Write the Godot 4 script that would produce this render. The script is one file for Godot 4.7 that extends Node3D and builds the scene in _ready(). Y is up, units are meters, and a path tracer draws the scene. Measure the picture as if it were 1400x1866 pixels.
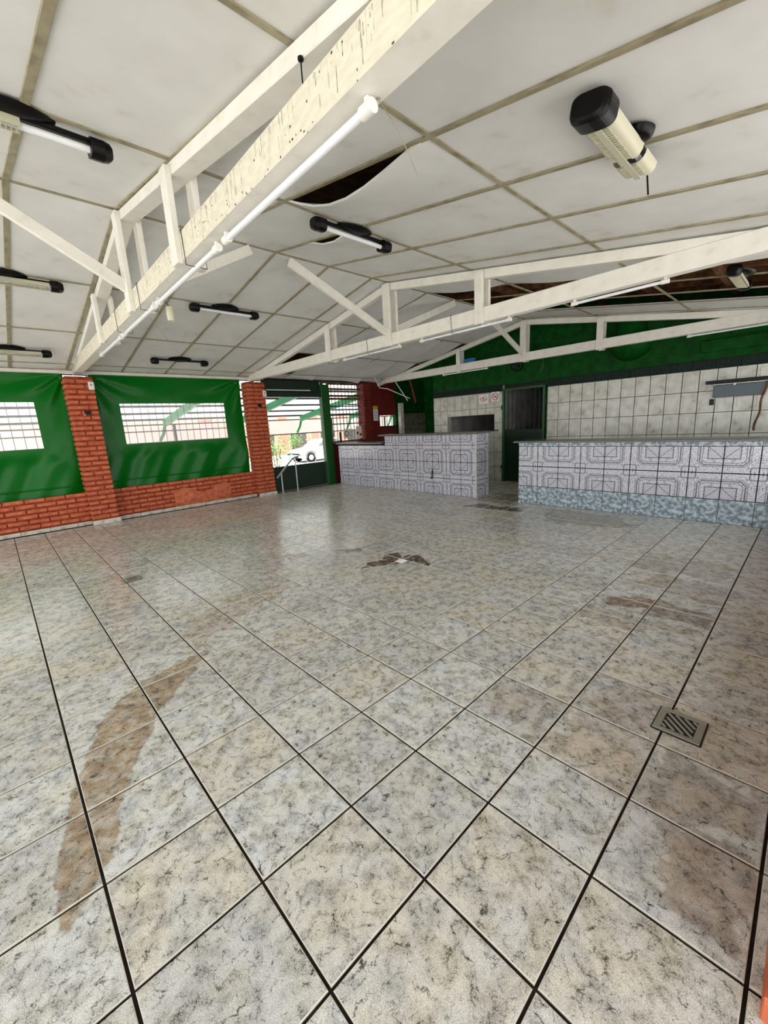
extends Node3D
# An empty open-sided hall: tiled floor, brick piers with green tarps, painted timber trusses, tiled bar counters.

# ------------------------------------------------------------------ geometry collector
class Geo:
	var v := PackedVector3Array()
	var n := PackedVector3Array()
	var t := PackedVector2Array()
	var ix := PackedInt32Array()

	func tri(a: Vector3, b: Vector3, c: Vector3, nr: Vector3, ua := Vector2.ZERO, ub := Vector2.ZERO, uc := Vector2.ZERO) -> void:
		var k := v.size()
		v.append(a); v.append(b); v.append(c)
		for i in 3: n.append(nr)
		t.append(ua); t.append(ub); t.append(uc)
		if (b - a).cross(c - a).dot(nr) > 0.0:
			ix.append(k); ix.append(k + 2); ix.append(k + 1)
		else:
			ix.append(k); ix.append(k + 1); ix.append(k + 2)

	func quad(a: Vector3, b: Vector3, c: Vector3, d: Vector3, nr: Vector3, ua := Vector2(0, 0), ub := Vector2(1, 0), uc := Vector2(1, 1), ud := Vector2(0, 1)) -> void:
		tri(a, b, c, nr, ua, ub, uc)
		tri(a, c, d, nr, ua, uc, ud)

	# chamfered box
	func cbox(c: Vector3, size: Vector3, bev := 0.0, bs := Basis.IDENTITY) -> Geo:
		var h := size * 0.5
		bev = minf(bev, minf(h.x, minf(h.y, h.z)) * 0.95)
		var ax := [Vector3(1, 0, 0), Vector3(0, 1, 0), Vector3(0, 0, 1)]
		for a in 3:
			var b: int = (a + 1) % 3
			var e: int = (a + 2) % 3
			for s in [-1.0, 1.0]:
				var q := []
				for m in [[-1, -1], [1, -1], [1, 1], [-1, 1]]:
					var p: Vector3 = ax[a] * (h[a] * s) + ax[b] * ((h[b] - bev) * m[0]) + ax[e] * ((h[e] - bev) * m[1])
					q.append(c + bs * p)
				quad(q[0], q[1], q[2], q[3], bs * (ax[a] * s))
		if bev <= 0.0:
			return self
		for a in 3:
			var b: int = (a + 1) % 3
			var e: int = (a + 2) % 3
			for sb in [-1.0, 1.0]:
				for se in [-1.0, 1.0]:
					var q := []
					for m in [[0, -1.0], [0, 1.0], [1, 1.0], [1, -1.0]]:
						var pb: float = h[b] if m[0] == 0 else h[b] - bev
						var pe: float = h[e] - bev if m[0] == 0 else h[e]
						q.append(c + bs * (ax[a] * ((h[a] - bev) * m[1]) + ax[b] * (pb * sb) + ax[e] * (pe * se)))
					quad(q[0], q[1], q[2], q[3], bs * (ax[b] * sb + ax[e] * se).normalized())
		for sx in [-1.0, 1.0]:
			for sy in [-1.0, 1.0]:
				for sz in [-1.0, 1.0]:
					var sg := Vector3(sx, sy, sz)
					var q := []
					for a in 3:
						var p := Vector3.ZERO
						for k in 3: p[k] = (h[k] if k == a else h[k] - bev) * sg[k]
						q.append(c + bs * p)
					tri(q[0], q[1], q[2], bs * sg.normalized())
		return self

	# a bar of square section between two points
	func bar(a: Vector3, b: Vector3, w: float, hgt: float, bev := 0.004, up := Vector3.UP) -> Geo:
		var z := (b - a).normalized()
		var x := up.cross(z)
		if x.length() < 0.01: x = Vector3.RIGHT
		x = x.normalized()
		var y := z.cross(x)
		return cbox((a + b) * 0.5, Vector3(w, hgt, a.distance_to(b)), bev, Basis(x, y, z))

	# round tube along points
	func tube(p: Array, r: float, sides := 8, caps := true) -> Geo:
		var rings := []
		var last := Vector3.ZERO
		for i in p.size():
			var d: Vector3
			if i == 0: d = p[1] - p[0]
			elif i == p.size() - 1: d = p[i] - p[i - 1]
			else: d = (p[i + 1] - p[i]).normalized() + (p[i] - p[i - 1]).normalized()
			d = d.normalized()
			var x := last - d * last.dot(d)
			if x.length() < 0.05: x = d.cross(Vector3.UP)
			if x.length() < 0.05: x = d.cross(Vector3.RIGHT)
			x = x.normalized()
			last = x
			var y := d.cross(x)
			var base := v.size()
			for k in sides + 1:
				var an := TAU * k / sides
				var o := x * cos(an) + y * sin(an)
				v.append(p[i] + o * r); n.append(o); t.append(Vector2(float(k) / sides, float(i)))
			rings.append(base)
		for i in rings.size() - 1:
			for k in sides:
				var a: int = rings[i] + k
				var b: int = rings[i + 1] + k
				face(a, b, b + 1, a + 1)
		if caps:
			for e in [0, p.size() - 1]:
				var dd: Vector3 = (p[0] - p[1]) if e == 0 else (p[e] - p[e - 1])
				dd = dd.normalized()
				for k in sides:
					var a: int = rings[e] + k
					tri(p[e], v[a], v[a + 1], dd)
		return self

	func face(a: int, b: int, c: int, d: int) -> void:
		var nr := n[a] + n[b] + n[c] + n[d]
		if (v[b] - v[a]).cross(v[c] - v[a]).dot(nr) + (v[c] - v[a]).cross(v[d] - v[a]).dot(nr) > 0.0:
			for k in [a, c, b, a, d, c]: ix.append(k)
		else:
			for k in [a, b, c, a, c, d]: ix.append(k)

	# smooth sheet through rows of points; nr gives the side that faces outwards
	func sheet(rows: Array, nr: Vector3, uv := false) -> Geo:
		var base := v.size()
		var w: int = rows[0].size()
		var hh: int = rows.size()
		for j in hh:
			for i in w:
				var du: Vector3 = rows[j][mini(i + 1, w - 1)] - rows[j][maxi(i - 1, 0)]
				var dv: Vector3 = rows[mini(j + 1, hh - 1)][i] - rows[maxi(j - 1, 0)][i]
				var m := du.cross(dv).normalized()
				if m.dot(nr) < 0.0: m = -m
				v.append(rows[j][i]); n.append(m)
				t.append(Vector2(float(i) / (w - 1), float(j) / (hh - 1)))
		for j in hh - 1:
			for i in w - 1:
				var a := base + j * w + i
				face(a, a + 1, a + 1 + w, a + w)
		return self

	# surface of revolution about axis through o
	func lathe(o: Vector3, axis: Vector3, prof: Array, sides := 16, a0 := 0.0, a1 := TAU) -> Geo:
		var y := axis.normalized()
		var x := y.cross(Vector3(0.3, 0.5, 0.8)).normalized()
		if absf(y.y) < 0.5: x = y.cross(Vector3.UP).normalized()
		var z := x.cross(y)
		var base := v.size()
		var m := prof.size()
		for i in m:
			var pa: Vector2 = prof[maxi(i - 1, 0)]
			var pb: Vector2 = prof[mini(i + 1, m - 1)]
			var tg := (pb - pa).normalized()
			for k in sides + 1:
				var an := lerpf(a0, a1, float(k) / sides)
				var rd := x * cos(an) + z * sin(an)
				v.append(o + rd * prof[i].x + y * prof[i].y)
				n.append((rd * tg.y - y * tg.x).normalized())
				t.append(Vector2(float(k) / sides, float(i) / m))
		for i in m - 1:
			for k in sides:
				var a := base + i * (sides + 1) + k
				face(a, a + 1, a + sides + 2, a + sides + 1)
		return self

	# flat polygon (convex or star-shaped about its middle), extruded along nr by th
	func plate(poly: Array, nr: Vector3, th: float) -> Geo:
		var c := Vector3.ZERO
		for p in poly: c += p
		c /= poly.size()
		for i in poly.size():
			var a: Vector3 = poly[i]
			var b: Vector3 = poly[(i + 1) % poly.size()]
			tri(c + nr * th, a + nr * th, b + nr * th, nr)
			tri(c, a, b, -nr)
			var o := (a + b) * 0.5 - c
			quad(a, b, b + nr * th, a + nr * th, (o - nr * o.dot(nr)).normalized())
		return self

	func mesh() -> ArrayMesh:
		var m := ArrayMesh.new()
		return add_to(m)

	func add_to(m: ArrayMesh) -> ArrayMesh:
		var a := []
		a.resize(Mesh.ARRAY_MAX)
		a[Mesh.ARRAY_VERTEX] = v
		a[Mesh.ARRAY_NORMAL] = n
		a[Mesh.ARRAY_TEX_UV] = t
		a[Mesh.ARRAY_INDEX] = ix
		m.add_surface_from_arrays(Mesh.PRIMITIVE_TRIANGLES, a)
		return m

# ------------------------------------------------------------------ node helpers
var rng := RandomNumberGenerator.new()
var M := {}
var taken := {}

func numbered(called: String) -> String:
	if not taken.has(called):
		taken[called] = 0
		return called
	taken[called] += 1
	return "%s_%03d" % [called, taken[called]]

func put(called: String, mesh: Mesh, mat: Material, parent: Node3D, at := Vector3.ZERO, turn := Vector3.ZERO) -> MeshInstance3D:
	var o := MeshInstance3D.new()
	o.mesh = mesh
	if mat: o.material_override = mat
	o.name = numbered(called) if parent == self else called
	o.position = at
	o.rotation = turn
	parent.add_child(o, true)
	return o

func part(called: String, g: Geo, mat: Material, parent: Node3D) -> MeshInstance3D:
	return put(called, g.mesh(), mat, parent)

func thing(called: String, label: String, category: String, at := Vector3.ZERO, group := "") -> Node3D:
	var o := Node3D.new()
	o.name = numbered(called)
	add_child(o, true)
	o.position = at
	tag(o, label, category, group)
	return o

func tag(o: Node3D, label: String, category: String, group := "") -> void:
	o.set_meta("label", label)
	o.set_meta("category", category)
	if group: o.set_meta("group", group)

func structure(called: String, label: String, category: String) -> Node3D:
	var o := Node3D.new()
	o.name = called
	add_child(o, true)
	taken[called] = 0
	o.set_meta("kind", "structure")
	o.set_meta("label", label)
	o.set_meta("category", category)
	return o

# ------------------------------------------------------------------ materials
func mat(c: Color, rough := 0.7, spec := 0.5, metal := 0.0) -> StandardMaterial3D:
	var m := StandardMaterial3D.new()
	m.albedo_color = c
	m.roughness = rough
	m.metallic = metal
	m.metallic_specular = spec
	return m

func noise(type: int, freq: float, sd: int, oct := 4, fractal := FastNoiseLite.FRACTAL_FBM) -> FastNoiseLite:
	var f := FastNoiseLite.new()
	f.noise_type = type
	f.frequency = freq
	f.seed = sd
	f.fractal_octaves = oct
	f.fractal_type = fractal
	return f

func ntex(freq: float, sd: int, stops: Array, size := 512, oct := 5) -> NoiseTexture2D:
	var tx := NoiseTexture2D.new()
	tx.width = size
	tx.height = size
	tx.seamless = true
	tx.noise = noise(FastNoiseLite.TYPE_SIMPLEX_SMOOTH, freq, sd, oct)
	if stops.size():
		var g := Gradient.new()
		var off := PackedFloat32Array()
		var cl := PackedColorArray()
		for s in stops:
			off.append(s[0]); cl.append(s[1])
		g.offsets = off
		g.colors = cl
		tx.color_ramp = g
	return tx

# colour noise over the world, with an optional fine relief
func nmat(stops: Array, freq: float, sd: int, scale: float, rough := 0.7, spec := 0.5, bump := 0.0, bump_freq := 0.05, world := true) -> StandardMaterial3D:
	var m := mat(Color.WHITE, rough, spec)
	m.albedo_texture = ntex(freq, sd, stops)
	m.uv1_triplanar = true
	m.uv1_world_triplanar = world
	m.uv1_scale = Vector3.ONE * scale
	if bump > 0.0:
		m.heightmap_enabled = true
		m.heightmap_texture = ntex(bump_freq, sd + 7, [], 512, 3)
		m.heightmap_scale = bump
	return m

func c8(r: int, g: int, b: int) -> Color:
	return Color8(r, g, b)

# glazed floor tile print: sixteen different tiles on one sheet
func marble_sheet(px: int) -> ImageTexture:
	var cells := 4
	var size := px * cells
	var nets := []
	for q in [[4.2, 11, 0.14, 5.0], [9.0, 19, 0.08, 11.0], [19.0, 29, 0.045, 22.0]]:
		var f := noise(FastNoiseLite.TYPE_SIMPLEX_SMOOTH, q[0] / px, q[1], 2)
		f.fractal_gain = 0.35
		f.domain_warp_enabled = true
		f.domain_warp_amplitude = q[2] * px
		f.domain_warp_frequency = q[3] / px
		f.domain_warp_fractal_octaves = 3
		nets.append(f.get_image(size, size, false, false, false).get_data())
	var ia: PackedByteArray = nets[0]
	var ib: PackedByteArray = nets[1]
	var ie: PackedByteArray = nets[2]
	var ic := noise(FastNoiseLite.TYPE_SIMPLEX_SMOOTH, 3.4 / px, 23, 6).get_image(size, size, false, false, true).get_data()
	var ik := noise(FastNoiseLite.TYPE_SIMPLEX_SMOOTH, 9.0 / px, 37, 4).get_image(size, size, false, false, true).get_data()
	var ig := noise(FastNoiseLite.TYPE_SIMPLEX, 70.0 / px, 31, 2).get_image(size, size, false, false, true).get_data()
	var ih := noise(FastNoiseLite.TYPE_SIMPLEX_SMOOTH, 1.7 / px, 41, 3).get_image(size, size, false, false, true).get_data()
	var thin := PackedFloat32Array()
	var mid := PackedFloat32Array()
	for i in 256:
		thin.append(1.0 - smoothstep(0.0, 5.0, absf(i - 127.5)))
		mid.append(1.0 - smoothstep(0.0, 12.0, absf(i - 127.5)))
	var out := PackedByteArray()
	out.resize(size * size * 3)
	var k := 0
	for i in size * size:
		var cl := ic[i] / 255.0
		var cm := ik[i] / 255.0
		var dark: float = clampf((0.68 - cl) * 1.7, 0.0, 1.0)
		var brk: float = clampf((0.74 - cm) * 2.4, 0.0, 1.0)
		var ve: float = thin[ia[i]] * (0.30 + 0.6 * brk) + (thin[ib[i]] * 0.8 + mid[ib[i]] * 0.12) * brk * (0.45 + 0.8 * dark) + (thin[ie[i]] * 0.7 + mid[ie[i]] * 0.2) * brk * (0.25 + dark)
		var l: float = 0.830 - 0.11 * dark - 0.07 * brk * dark + 0.06 * (cm - 0.5) - 0.62 * minf(ve, 1.1) + (ig[i] - 128) * 0.0009
		var w: float = (ih[i] / 255.0 - 0.5) * 0.06
		out[k] = clampi(int(255.0 * (l + 0.006 + w * 0.4)), 30, 250)
		out[k + 1] = clampi(int(255.0 * (l)), 30, 250)
		out[k + 2] = clampi(int(255.0 * (l - 0.035 - w)), 30, 250)
		k += 3
	return ImageTexture.create_from_image(Image.create_from_data(size, size, false, Image.FORMAT_RGB8, out))

# dried mud, water marks and a long brown band on the floor, laid out in metres (x 0..9, z -8.2..1.4)
const STAIN_X := 9.6
const STAIN_Z0 := -8.2
func stain_sheet() -> ImageTexture:
	var size := 1024
	var im := Image.create(size, size, false, Image.FORMAT_RGBA8)
	im.fill(Color(0.36, 0.25, 0.14, 0.0))
	var f := noise(FastNoiseLite.TYPE_SIMPLEX_SMOOTH, 0.9, 5, 4)
	var f2 := noise(FastNoiseLite.TYPE_SIMPLEX_SMOOTH, 3.2, 8, 3)
	# each mark: polygon in metres, colour, strength, ragged edge
	var marks := [
		[[[-0.16, -0.30], [-0.13, -0.62], [-0.02, -0.98], [0.10, -1.24], [0.18, -1.50], [0.36, -1.62], [0.62, -1.74], [0.86, -1.72], [0.62, -1.48], [0.38, -1.22], [0.22, -0.95], [0.10, -0.70], [0.0, -0.45]], Color(0.41, 0.32, 0.19), 0.66, 0.022],  # the long brown band
		[[[0.75, -1.75], [1.3, -2.1], [1.9, -2.3], [1.5, -2.6], [0.9, -2.3]], Color(0.48, 0.36, 0.24), 0.30, 0.06],
		[[[3.42, 0.03], [3.66, 0.16], [3.72, 0.42], [3.50, 0.40], [3.40, 0.24]], Color(0.36, 0.23, 0.10), 0.66, 0.03],
		[[[3.36, 0.39], [3.72, 0.40], [3.66, 0.78], [3.44, 0.79], [3.40, 0.58]], Color(0.30, 0.22, 0.13), 0.52, 0.03],
		[[[3.05, 0.02], [3.30, 0.02], [3.32, 0.78], [3.18, 0.74], [3.10, 0.40]], Color(0.36, 0.28, 0.19), 0.34, 0.05],
		[[[2.70, -2.16], [2.98, -1.98], [3.20, -1.86], [3.22, -2.06], [3.36, -2.22], [3.20, -2.30], [3.04, -2.16], [2.86, -2.24]], Color(0.24, 0.16, 0.06), 0.9, 0.02],
		[[[3.16, -1.98], [3.28, -2.08], [3.40, -1.98], [3.34, -1.74], [3.20, -1.62], [3.22, -1.80]], Color(0.24, 0.17, 0.07), 0.9, 0.02],
		[[[2.98, -2.95], [3.10, -2.80], [3.24, -2.74], [3.10, -2.62], [2.96, -2.78]], Color(0.27, 0.2, 0.1), 0.75, 0.02],
		[[[2.36, -3.3], [2.62, -3.22], [2.60, -2.98], [2.40, -3.06]], Color(0.38, 0.26, 0.2), 0.5, 0.03],
		[[[6.02, -3.2], [6.40, -3.1], [6.34, -2.6], [6.50, -2.2], [6.16, -2.1], [6.05, -2.6]], Color(0.16, 0.10, 0.05), 0.82, 0.04],
		[[[6.6, -3.35], [7.6, -3.35], [7.6, -2.55], [6.6, -2.6]], Color(0.30, 0.23, 0.10), 0.55, 0.05],
		[[[5.75, -1.5], [6.6, -1.9], [6.5, -0.7], [6.0, -0.4], [5.8, -0.9]], Color(0.33, 0.29, 0.23), 0.5, 0.06],
		[[[4.4, 0.0], [5.0, 0.0], [5.0, 0.7], [4.5, 0.8]], Color(0.42, 0.36, 0.29), 0.40, 0.05],
		[[[3.95, 0.1], [4.4, 0.3], [4.3, 0.9], [3.9, 0.8]], Color(0.40, 0.33, 0.25), 0.42, 0.05],
		[[[1.55, 0.72], [1.98, 0.84], [1.96, 1.16], [1.70, 1.17], [1.58, 0.95]], Color(0.36, 0.28, 0.18), 0.34, 0.05],
		[[[1.22, 1.05], [1.58, 0.86], [1.60, 1.18], [1.24, 1.18]], Color(0.36, 0.25, 0.13), 0.44, 0.06],
		[[[1.62, 0.42], [1.98, 0.48], [1.98, 0.78], [1.62, 0.76]], Color(0.45, 0.35, 0.22), 0.22, 0.06],
		[[[2.0, 0.46], [2.4, 0.50], [2.38, 0.79], [2.02, 0.78]], Color(0.42, 0.32, 0.22), 0.28, 0.06],
		[[[1.62, 0.02], [1.98, 0.06], [1.96, 0.40], [1.66, 0.38]], Color(0.42, 0.33, 0.24), 0.24, 0.06],
	]
	for mk in marks:
		var pg := PackedVector2Array()
		var lo := Vector2(99, 99)
		var hi := Vector2(-99, -99)
		for q in mk[0]:
			pg.append(Vector2(q[0], q[1]))
			lo = lo.min(Vector2(q[0], q[1]))
			hi = hi.max(Vector2(q[0], q[1]))
		lo -= Vector2(0.15, 0.15)
		hi += Vector2(0.15, 0.15)
		var x0 := maxi(0, int((lo.x + 0.6) / STAIN_X * size))
		var x1 := mini(size - 1, int((hi.x + 0.6) / STAIN_X * size))
		var z0 := maxi(0, int((lo.y - STAIN_Z0) / STAIN_X * size))
		var z1 := mini(size - 1, int((hi.y - STAIN_Z0) / STAIN_X * size))
		for j in range(z0, z1 + 1):
			for i in range(x0, x1 + 1):
				var p := Vector2(i * STAIN_X / size - 0.6, j * STAIN_X / size + STAIN_Z0)
				p += Vector2(f.get_noise_2d(p.x * 5.0, p.y * 5.0), f.get_noise_2d(p.x * 5.0 + 50.0, p.y * 5.0)) * float(mk[3]) * 2.0
				if Geometry2D.is_point_in_polygon(p, pg):
					var a: float = mk[2] * clampf(0.82 + 0.55 * f2.get_noise_2d(p.x * 4.0, p.y * 4.0), 0.25, 1.0)
					var c: Color = mk[1]
					var o := im.get_pixel(i, j)
					if a > o.a: im.set_pixel(i, j, Color(minf(1.0, c.r * 1.75), minf(1.0, c.g * 1.75), minf(1.0, c.b * 1.75), minf(1.0, a * 1.15)))
	return ImageTexture.create_from_image(im)

# the printed bar tile: quarter of a motif of lines over a pebble mosaic
func motif_sheet(px: int) -> ImageTexture:
	var cell := noise(FastNoiseLite.TYPE_CELLULAR, 30.0 / px, 77, 1, FastNoiseLite.FRACTAL_NONE)
	cell.cellular_return_type = FastNoiseLite.RETURN_DISTANCE2_SUB
	var im := Image.create(px, px, false, Image.FORMAT_RGB8)
	for j in px:
		for i in px:
			var u := float(i) / px
			var w := float(j) / px
			var peb: float = cell.get_noise_2d(i, j)
			var stone := smoothstep(-0.96, -0.70, peb)
			var c := Color(0.36, 0.36, 0.43).lerp(Color(0.96, 0.96, 0.97), stone)
			var mx := maxf(u, w)
			var line := 0.0
			if mx < 0.46:
				c = c.lerp(Color(0.72, 0.72, 0.76), 0.5)
				line = maxf(line, 1.0 - absf(u + w - 0.46) / 0.018)
			line = maxf(line, 1.0 - absf(mx - 0.46) / 0.020)
			var f := maxf(mx - 0.70, 0.30 - Vector2(u, w).distance_to(Vector2(0.84, 0.84)))
			line = maxf(line, 1.0 - absf(f) / 0.020)
			line = maxf(line, 0.75 - absf(f + 0.075) / 0.018)
			line = maxf(line, 0.6 - absf(f - 0.07) / 0.018)
			if f > 0.0 and f < 0.07: c = c.lerp(Color(0.60, 0.60, 0.66), 0.35)
			var a := Vector2(1.0 - u, 1.0 - w)
			var q := (a - Vector2(0.16, 0.16)).max(Vector2.ZERO).length() - 0.06
			line = maxf(line, 1.0 - absf(q) / 0.018)
			line = clampf(line, 0.0, 1.0)
			c = c.lerp(Color(0.07, 0.07, 0.10), line)
			im.set_pixel(i, j, c)
	return ImageTexture.create_from_image(im)

# cream paint with black weather runs from the upper edge
func drip_sheet() -> ImageTexture:
	var w := 2048
	var h := 64
	var im := Image.create(w, h, false, Image.FORMAT_RGB8)
	var g := noise(FastNoiseLite.TYPE_SIMPLEX, 0.02, 4, 4)
	for j in h:
		for i in w:
			var d := g.get_noise_2d(i, j * 3.0) * 0.035
			im.set_pixel(i, j, Color(0.87 + d, 0.845 + d, 0.765 + d))
	var r := RandomNumberGenerator.new()
	r.seed = 12
	for k in 330:
		var x := r.randi_range(0, w - 3)
		var y0 := r.randi_range(0, 4) if r.randf() < 0.7 else r.randi_range(6, 36)
		var ln := int(r.randf_range(8, 58) * r.randf())
		var s := r.randf_range(0.15, 0.75)
		for y in range(y0, mini(h, y0 + ln)):
			var o := im.get_pixel(x, y)
			var a := s * (0.75 + 0.25 * sin(y * 0.4 + x))
			im.set_pixel(x, y, o.lerp(Color(0.14, 0.12, 0.09), a))
			if s > 0.5: im.set_pixel(x + 1, y, im.get_pixel(x + 1, y).lerp(Color(0.14, 0.12, 0.09), a * 0.5))
	for k in 110:
		var x := r.randi_range(2, w - 6)
		var y := r.randi_range(50, 63) if r.randf() < 0.6 else r.randi_range(2, 60)
		im.fill_rect(Rect2i(x, y, r.randi_range(1, 5), r.randi_range(1, 3)), Color(0.10, 0.08, 0.06))
	return ImageTexture.create_from_image(im)

func make_materials() -> void:
	var marble := marble_sheet(400)
	var stains := stain_sheet()
	M.floor = []
	for c in [Color(1, 1, 1), Color(0.95, 0.945, 0.94), Color(0.99, 0.97, 0.94)]:
		var m := mat(c, 0.16, 0.5)
		m.albedo_texture = marble
		m.roughness_texture = ntex(0.012, 61, [[0.0, Color(0.55, 0.55, 0.55)], [0.5, Color(0.85, 0.85, 0.85)], [1.0, Color(1, 1, 1)]], 256)
		m.roughness = 0.28
		m.detail_enabled = true
		m.detail_albedo = stains
		m.detail_blend_mode = BaseMaterial3D.BLEND_MODE_MUL
		m.detail_uv_layer = BaseMaterial3D.DETAIL_UV_2
		m.uv2_triplanar = true
		m.uv2_world_triplanar = true
		m.uv2_scale = Vector3.ONE / STAIN_X
		m.uv2_offset = Vector3(0.6 / STAIN_X, 0.0, -STAIN_Z0 / STAIN_X)
		M.floor.append(m)
	M.tile_edge = mat(c8(206, 198, 182), 0.45)
	M.grout = nmat([[0.0, c8(20, 15, 11)], [0.6, c8(34, 26, 19)], [1.0, c8(62, 52, 40)]], 0.02, 2, 0.8, 0.9, 0.3)
	M.brick = []
	for k in 3:
		var br := nmat([[0.0, c8(160, 76, 44)], [0.45, c8(196, 100, 64)], [0.75, c8(208, 114, 78)], [1.0, c8(220, 136, 102)]], 0.012, 30 + k, 1.1, 0.6, 0.45, 0.25, 0.06)
		M.brick.append(br)
	M.mortar = nmat([[0.0, c8(104, 36, 20)], [0.5, c8(140, 56, 32)], [1.0, c8(168, 78, 48)]], 0.015, 44, 1.2, 0.8, 0.4, 0.3, 0.08)  # same orange paint as the bricks, darkened to paint shade into the joints
	M.skirt = nmat([[0.0, c8(150, 120, 92)], [0.4, c8(206, 196, 180)], [1.0, c8(222, 214, 202)]], 0.01, 48, 0.9, 0.45)
	M.red = nmat([[0.0, c8(80, 10, 7)], [0.5, c8(100, 14, 9)], [1.0, c8(114, 22, 14)]], 0.01, 51, 0.8, 0.6)
	M.red_brick = nmat([[0.0, c8(84, 20, 10)], [0.5, c8(116, 32, 14)], [1.0, c8(142, 50, 24)]], 0.012, 53, 1.0, 0.6)  # red bricks, their colour also darkened for the low light in that corner
	M.timber = nmat([[0.0, c8(216, 211, 196)], [0.3, c8(230, 226, 214)], [1.0, c8(238, 235, 226)]], 0.012, 55, 0.9, 0.55, 0.4)
	M.timber_run = mat(Color.WHITE, 0.6, 0.4)
	M.timber_run.albedo_texture = drip_sheet()
	M.panel = nmat([[0.0, c8(206, 202, 190)], [0.25, c8(220, 219, 214)], [1.0, c8(229, 229, 225)]], 0.006, 58, 0.7, 0.75, 0.3)
	M.tbar = nmat([[0.0, c8(112, 103, 80)], [0.5, c8(150, 141, 114)], [1.0, c8(168, 160, 132)]], 0.012, 62, 1.0, 0.6)
	M.roof = nmat([[0.0, c8(48, 28, 14)], [0.5, c8(92, 56, 26)], [1.0, c8(128, 84, 44)]], 0.015, 65, 0.7, 0.85)
	M.tarp = mat(c8(0, 100, 18), 0.24, 0.30)
	M.green = nmat([[0.0, c8(2, 50, 8)], [0.5, c8(4, 66, 12)], [1.0, c8(8, 80, 20)]], 0.01, 68, 0.8, 0.55, 0.25, 0.12, 0.04)
	M.green_metal = mat(c8(4, 74, 18), 0.4)
	M.green_light = mat(c8(30, 120, 72), 0.5)
	M.dark_green = mat(c8(4, 34, 12), 0.45)
	M.strip = nmat([[0.0, c8(3, 14, 9)], [0.6, c8(8, 30, 20)], [0.8, c8(26, 50, 40)], [1.0, c8(90, 110, 98)]], 0.03, 71, 1.5, 0.45, 0.3)
	M.wall_tile = []
	for k in 2:
		M.wall_tile.append(nmat([[0.0, c8(150, 142, 122)], [0.22, c8(188, 186, 172)], [0.6, c8(204, 204, 192)], [1.0, c8(214, 215, 206)]], 0.01, 74 + k, 0.8, 0.22, 0.5))
	M.motif = mat(Color.WHITE, 0.25, 0.5)
	M.motif.albedo_texture = motif_sheet(320)
	M.motif_edge = mat(c8(60, 58, 66), 0.5)
	M.blue_marble = nmat([[0.0, c8(84, 98, 106)], [0.40, c8(126, 142, 150)], [0.58, c8(168, 182, 188)], [1.0, c8(222, 228, 230)]], 0.02, 81, 1.3, 0.22)
	M.granite = nmat([[0.0, c8(60, 58, 54)], [0.5, c8(104, 100, 94)], [1.0, c8(150, 146, 140)]], 0.09, 84, 1.4, 0.3)
	M.black = mat(c8(8, 7, 7), 0.34, 0.32)
	M.iron = mat(c8(34, 32, 30), 0.5, 0.5, 0.3)
	M.tube = mat(c8(232, 234, 236), 0.25)
	M.louver = mat(c8(198, 194, 168), 0.45)
	M.white = mat(c8(232, 230, 224), 0.5)
	M.dark = mat(c8(24, 22, 20), 0.8)
	M.steel = mat(c8(176, 178, 172), 0.35, 0.5, 0.7)
	M.concrete = nmat([[0.0, c8(134, 133, 130)], [0.5, c8(160, 159, 156)], [1.0, c8(178, 177, 174)]], 0.01, 88, 0.4, 0.9, 0.3)
	M.cream = mat(c8(236, 230, 214), 0.8)
	M.canopy = mat(c8(232, 232, 230), 0.6)
	M.canopy.backlight_enabled = true
	M.canopy.backlight = Color(0.8, 0.8, 0.8)
	M.pink_mesh = mat(c8(240, 214, 206), 0.8)
	M.pink_mesh.backlight_enabled = true
	M.pink_mesh.backlight = Color(0.9, 0.86, 0.84)
	M.pane = mat(Color(0.95, 0.96, 0.92, 0.14), 0.4)
	M.pane.backlight_enabled = true
	M.pane.backlight = Color(0.95, 0.95, 0.95)
	M.pane.transparency = BaseMaterial3D.TRANSPARENCY_ALPHA
	M.glass = mat(Color(0.75, 0.85, 0.82, 0.18), 0.05)
	M.glass.transparency = BaseMaterial3D.TRANSPARENCY_ALPHA
	M.red_paint = mat(c8(176, 30, 34), 0.5)
	M.shaded_tile = nmat([[0.0, c8(70, 70, 54)], [0.5, c8(98, 99, 82)], [1.0, c8(112, 114, 98)]], 0.012, 91, 0.9, 0.4)  # wall tile darkened, the dimness of the corridor put into its colour
	M.olive = mat(c8(70, 66, 48), 0.7)
	M.yellow = mat(c8(206, 168, 40), 0.5)

# ------------------------------------------------------------------ the place, in metres
const CAM := Vector3(-0.008, 1.536, 1.165)
const RIDGE_Z := -3.45
const RIDGE_Y := 3.57
const SLOPE := 0.168
const WALL_L := -8.11
const WALL_B := 9.07

func ceil_y(z: float) -> float:
	return RIDGE_Y - SLOPE * absf(z - RIDGE_Z)

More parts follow.
